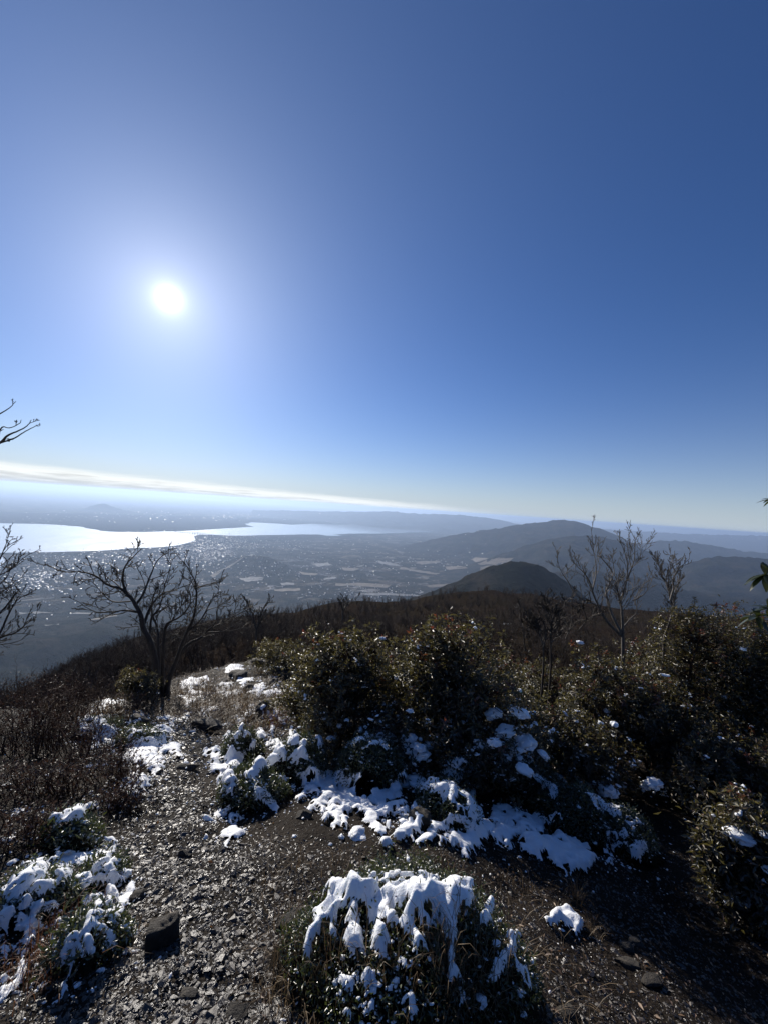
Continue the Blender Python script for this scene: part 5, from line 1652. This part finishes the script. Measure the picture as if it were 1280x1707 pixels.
    for cx, cy_, sx, sy, n_, lab, grp in [
            (860, 1252, 34, 12, 16, 'clump of snow on the dark shrub below the largest rounded shrub', 'snow clumps below the largest shrub'),
            (850, 1206, 16, 8, 6, 'clump of snow on the dark shrub below the largest rounded shrub', 'snow clumps below the largest shrub'),
            (905, 1308, 20, 14, 10, 'clump of snow low on the spreading shrub in the gap', 'snow clumps on the spreading shrub'),
            (700, 1252, 24, 16, 9, 'clump of snow on the undergrowth below the squeezed shrub', 'snow clumps on the undergrowth'),
            (600, 1236, 30, 10, 10, 'clump of snow on the undergrowth below the squeezed shrub', 'snow clumps on the undergrowth'),
            (690, 1305, 26, 10, 10, 'clump of snow on the undergrowth below the squeezed shrub', 'snow clumps on the undergrowth'),
            (765, 1285, 18, 16, 9, 'clump of snow on the leafy undergrowth beside the wide dwarf shrub', 'snow clumps beside the wide dwarf shrub'),
            (1245, 1432, 26, 26, 16, 'clump of snow on the pale-leaved shrub by the side path', 'snow clumps on the pale-leaved shrub'),
            (1005, 1352, 34, 18, 14, 'clump of snow on the shaded shrubs above the side path', 'snow clumps above the side path')]:
        for i in range(n_):
            q = lodge(cx + gq.normal() * sx, cy_ + gq.normal() * sy, 6.0)
            r_ = np.exp(gq.normal() * 0.4) * 7.5
            snow_cap(q[0], q[1], r_ * 1.35, r_ * 0.8, lab, grp, 300 + int(cx) + i * 3, gq.normal() * 0.3, depth=q[2], up=0.7)
    lone = [(622, 1340, 14, 10, 'round snow lump at the front of the shaded snow band'), (592, 1398, 18, 10, 'lone oval snow lump lying on the soil'), (720, 1312, 14, 9, 'oval snow pillow beside the dark hollow of the shrubs'), (207, 1462, 10, 7, 'small snow cap on a stone by the path edge'),
            (132, 1474, 18, 11, 'oval snow cap below the twin snow fingers'), (187, 1346, 7, 4, 'small bright snow cap beside the large oval one'), (42, 1545, 14, 10, 'round snow pillow below the long snow fingers'), (270, 1510, 0, 0, '')]
    for i, (a, b, c, d, lab) in enumerate(lone):
        if c: snow_cap(a, b, c, d, lab, None, 90 + i, 0.2 if c > 13 else 0)
    bits = [(656, 1359, 5, 4), (672, 1363, 5, 6), (569, 1398, 5, 4), (491, 1396, 4, 3), (552, 1355, 4, 5), (667, 1392, 6, 4), (551, 1410, 3, 3), (398, 1185, 6, 5), (400, 1205, 7, 6), (626, 1378, 4, 3), (640, 1370, 4, 3)]
    for i, c in enumerate(bits): snow_cap(*c, 'little snow scrap on the stony soil before the shrubs', 'little snow scraps on the soil', 110 + i)


def lodge(px, py, wgt=14.0):
    """the leafy twig tip nearest to a pixel (nearest to the eye among close ones)"""
    global _tips
    if _tips is None:
        P = np.concatenate(TIPS); a, b = project(P[:, 0], P[:, 1], P[:, 2]); _tips = (a, b, P[:, 1])
    a, b, d = _tips
    cost = np.hypot(a - px, b - py) + wgt * d
    k = np.argmin(cost)
    return a[k], b[k] - 3, d[k]


_tips = None


def build_grass():
    t = tuft
    edge = [(470, 1565), (478, 1610), (458, 1650), (500, 1690), (548, 1700), (600, 1700), (640, 1680), (705, 1690), (770, 1690), (800, 1640), (830, 1660), (870, 1700), (480, 1660), (520, 1640)]
    for i, (a, b) in enumerate(edge): t(a, b, 34, 0.15, 0.05, 400 + i, 'dry brown grass tuft at the foot of the big dwarf shrub', 'grass tufts round the big dwarf shrub')
    t(960, 1500, 70, 0.15, 0.035, 420, 'dry straw-coloured grass tuft holding the lone snow clump')
    t(985, 1560, 26, 0.12, 0.03, 421, 'sparse grass tuft beside the lone snow clump')
    for i, (a, b) in enumerate([(95, 1565), (120, 1600), (60, 1600), (130, 1550), (30, 1630), (80, 1640)]): t(a, b, 50, 0.12, 0.05, 430 + i, 'russet grass tuft between the snow streaks left of the path', 'russet grass left of the path', 'red_grass')
    for i, (a, b) in enumerate([(465, 1195), (478, 1205), (455, 1215), (488, 1190), (470, 1170)]): t(a, b, 90, 0.3, 0.1, 440 + i, 'upright russet grass beside the tall dark shrub at the path', 'upright russet grass', 'red_grass', 0.5)
    for i, (a, b) in enumerate([(1055, 1262), (1080, 1275), (1040, 1275), (1100, 1290)]): t(a, b, 80, 0.22, 0.1, 450 + i, 'golden grass tuft under the shrubs at the side path', 'golden grass at the side path')
    for i, (a, b) in enumerate([(365, 1300), (355, 1330), (440, 1480), (500, 1450), (200, 1600), (225, 1560), (560, 1440), (840, 1470), (880, 1490), (740, 1445)]): t(a, b, 30, 0.1, 0.05, 460 + i, 'short dead grass tuft on the stony soil', 'short dead grass on the soil')
    gt = np.random.default_rng(91)
    for i in range(26): t(min(480, max(250, 375 + gt.normal() * 55)), 1172 + gt.normal() * 24, 60, 0.2, 0.12, 600 + i, 'ochre grass tuft on the slope between the path and the crest boulders', 'ochre grass below the crest', width=0.0038)
    for i in range(10): t(gt.uniform(60, 250), 1190 + gt.normal() * 8, 60, 0.22, 0.12, 640 + i, 'ochre grass tuft behind the brambles near the spreading tree', 'ochre grass behind the brambles', width=0.0035)
    for i in range(14): t(gt.uniform(530, 870), gt.uniform(1600, 1700), 26, 0.13, 0.05, 660 + i, 'straw grass growing through the snow on the big dwarf shrub', 'straw grass on the big dwarf shrub', surf=True)
    # a few long single stalks standing over the mound
    g = np.random.default_rng(5)
    # ochre turf near the crest and thin dead grass on the clearing: one mass
    acc = Acc()
    n = 12000
    for _ in range(n):
        if g.uniform() < 0.9: px, py = 350 + g.normal() * 85, 1172 + g.normal() * 30
        else: px, py = g.uniform(420, 1000), 1400 + g.uniform() ** 0.8 * 300
        if not (120 < px < 1010) or py < 1105 or py > 1720: continue
        d_ = np.interp(py, [1110, 1150, 1200, 1250, 1300, 1400, 1500, 1600, 1720], GD)
        r = ray(px, py)
        grass_blades_fast.append((r[0] * d_, d_, g.uniform(0.05, 0.11) * (2.0 if py < 1240 else 1.1)))
    P = np.array(grass_blades_fast); k = len(P)
    a = g.uniform(0, 6.28, k)
    base = np.stack([P[:, 0], P[:, 1], ground_z(P[:, 0], P[:, 1]) - 0.003], 1)
    dd = np.stack([np.cos(a), np.sin(a), g.uniform(0.2, 1.6, k)], 1)
    acc.leaves(base, dd, np.stack([-np.sin(a), np.cos(a), np.zeros(k)], 1) * 0.2 + (0, 0, 1), P[:, 2], np.where(P[:, 1] > 3.5, 0.007, 0.0022), fold=0.1, droop=0.35, blade=True)
    link('dead_grass', acc.mesh('dead_grass', False), M['grass'], kind='stuff', label='thin dead grass on the soil of the summit')


grass_blades_fast = []
GD = [on_ground(500, q)[1] for q in (1110, 1150, 1200, 1250, 1300, 1400, 1500, 1600, 1720)]


def build_brambles():
    for i, (a, b, h, w, lab) in enumerate([
            (20, 1262, 110, 60, 'bramble thicket under the fanned twigs of the edge tree'), (85, 1255, 75, 55, 'dense bramble thicket on the edge of the drop'), (150, 1262, 62, 45, 'bramble thicket beside the snowy dwarf shrub'),
            (30, 1330, 64, 60, 'dark bramble thicket above the long snow fingers'), (115, 1325, 62, 60, 'bramble thicket behind the large oval snow cap'), (195, 1300, 58, 45, 'bramble thicket bordering the upper path'),
            (215, 1195, 40, 40, 'brown brambles round the foot of the spreading tree'), (110, 1185, 45, 40, 'brambles spilling over the edge of the drop'),
            (50, 1395, 50, 60, 'low bramble thicket beside the large oval snow cap'), (205, 1345, 36, 35, 'sparse low bramble at the path edge'), (130, 1215, 95, 45, 'thin arching brambles against the valley'), (60, 1220, 105, 50, 'tall arching brambles against the dark forested slope')]):
        bramble(a, b, h, w, 500 + i, lab, 'bramble thickets on the edge of the drop', n=48)


def snow_dust():
    """loose crumbs and dustings round the snow and on the leaves: nobody could count them"""
    g = np.random.default_rng(123)
    P = np.concatenate(SNOWV)
    P = P[P[:, 1] < 12]
    P = P[g.integers(0, len(P), 11000)]
    sp = (0.05 + 0.022 * P[:, 1])[:, None]
    xy = P[:, :2] + g.normal(size=(len(P), 2)) * sp * np.abs(g.normal(size=(len(P), 1)))
    a = np.exp(g.normal(size=len(P)) * 0.55) * 0.0028 * np.interp(P[:, 1], [1, 4, 9], [0.9, 1.7, 3.0])
    A = np.stack([xy[:, 0], xy[:, 1], surf_z(xy[:, 0], xy[:, 1]) + a * 0.3], 1)
    T = np.concatenate(TIPS)
    px, py = project(T[:, 0], T[:, 1], T[:, 2])
    w = np.exp(-((py - 1265) / 75) ** 2) * (px > 470) * (px < 1080) + 0.12 + 0.5 * (px > 1170) * (py > 1330)
    T = T[g.uniform(size=len(T)) < 0.22 * w]
    T = np.repeat(T, 4, 0) + g.normal(size=(len(T) * 4, 3)) * (0.022, 0.022, 0.008) + (0, 0, 0.012)
    b = np.exp(g.normal(size=len(T)) * 0.5) * 0.0065
    pts = np.concatenate([A, T]); r = np.concatenate([a, b]); n = len(pts)
    protos = []
    for j in range(4):
        me = rock_mesh('snow_crumb', 700 + j, (1.2, 1.0, 0.7), sub=2, cuts=2, rough=0.35)
        me.polygons.foreach_set('use_smooth', np.ones(len(me.polygons), bool)); protos.append(me)
    scatter('snow_dusting', pts, np.stack([g.normal(size=n) * 0.3, g.normal(size=n) * 0.3, g.uniform(0, 6.28, n)], 1), np.stack([r * g.uniform(0.8, 1.6, n), r, r * 0.8], 1), g.integers(0, 4, n), protos, M['snow'],
            'loose crumbs and thin dustings of snow over soil and leaves')


build_low_shrubs()
build_rocks()
build_gravel()
build_shrubs()
build_trees()
build_brambles()
build_grass()
broadleaf_branch()
woods()
build_snow()
snow_dust()
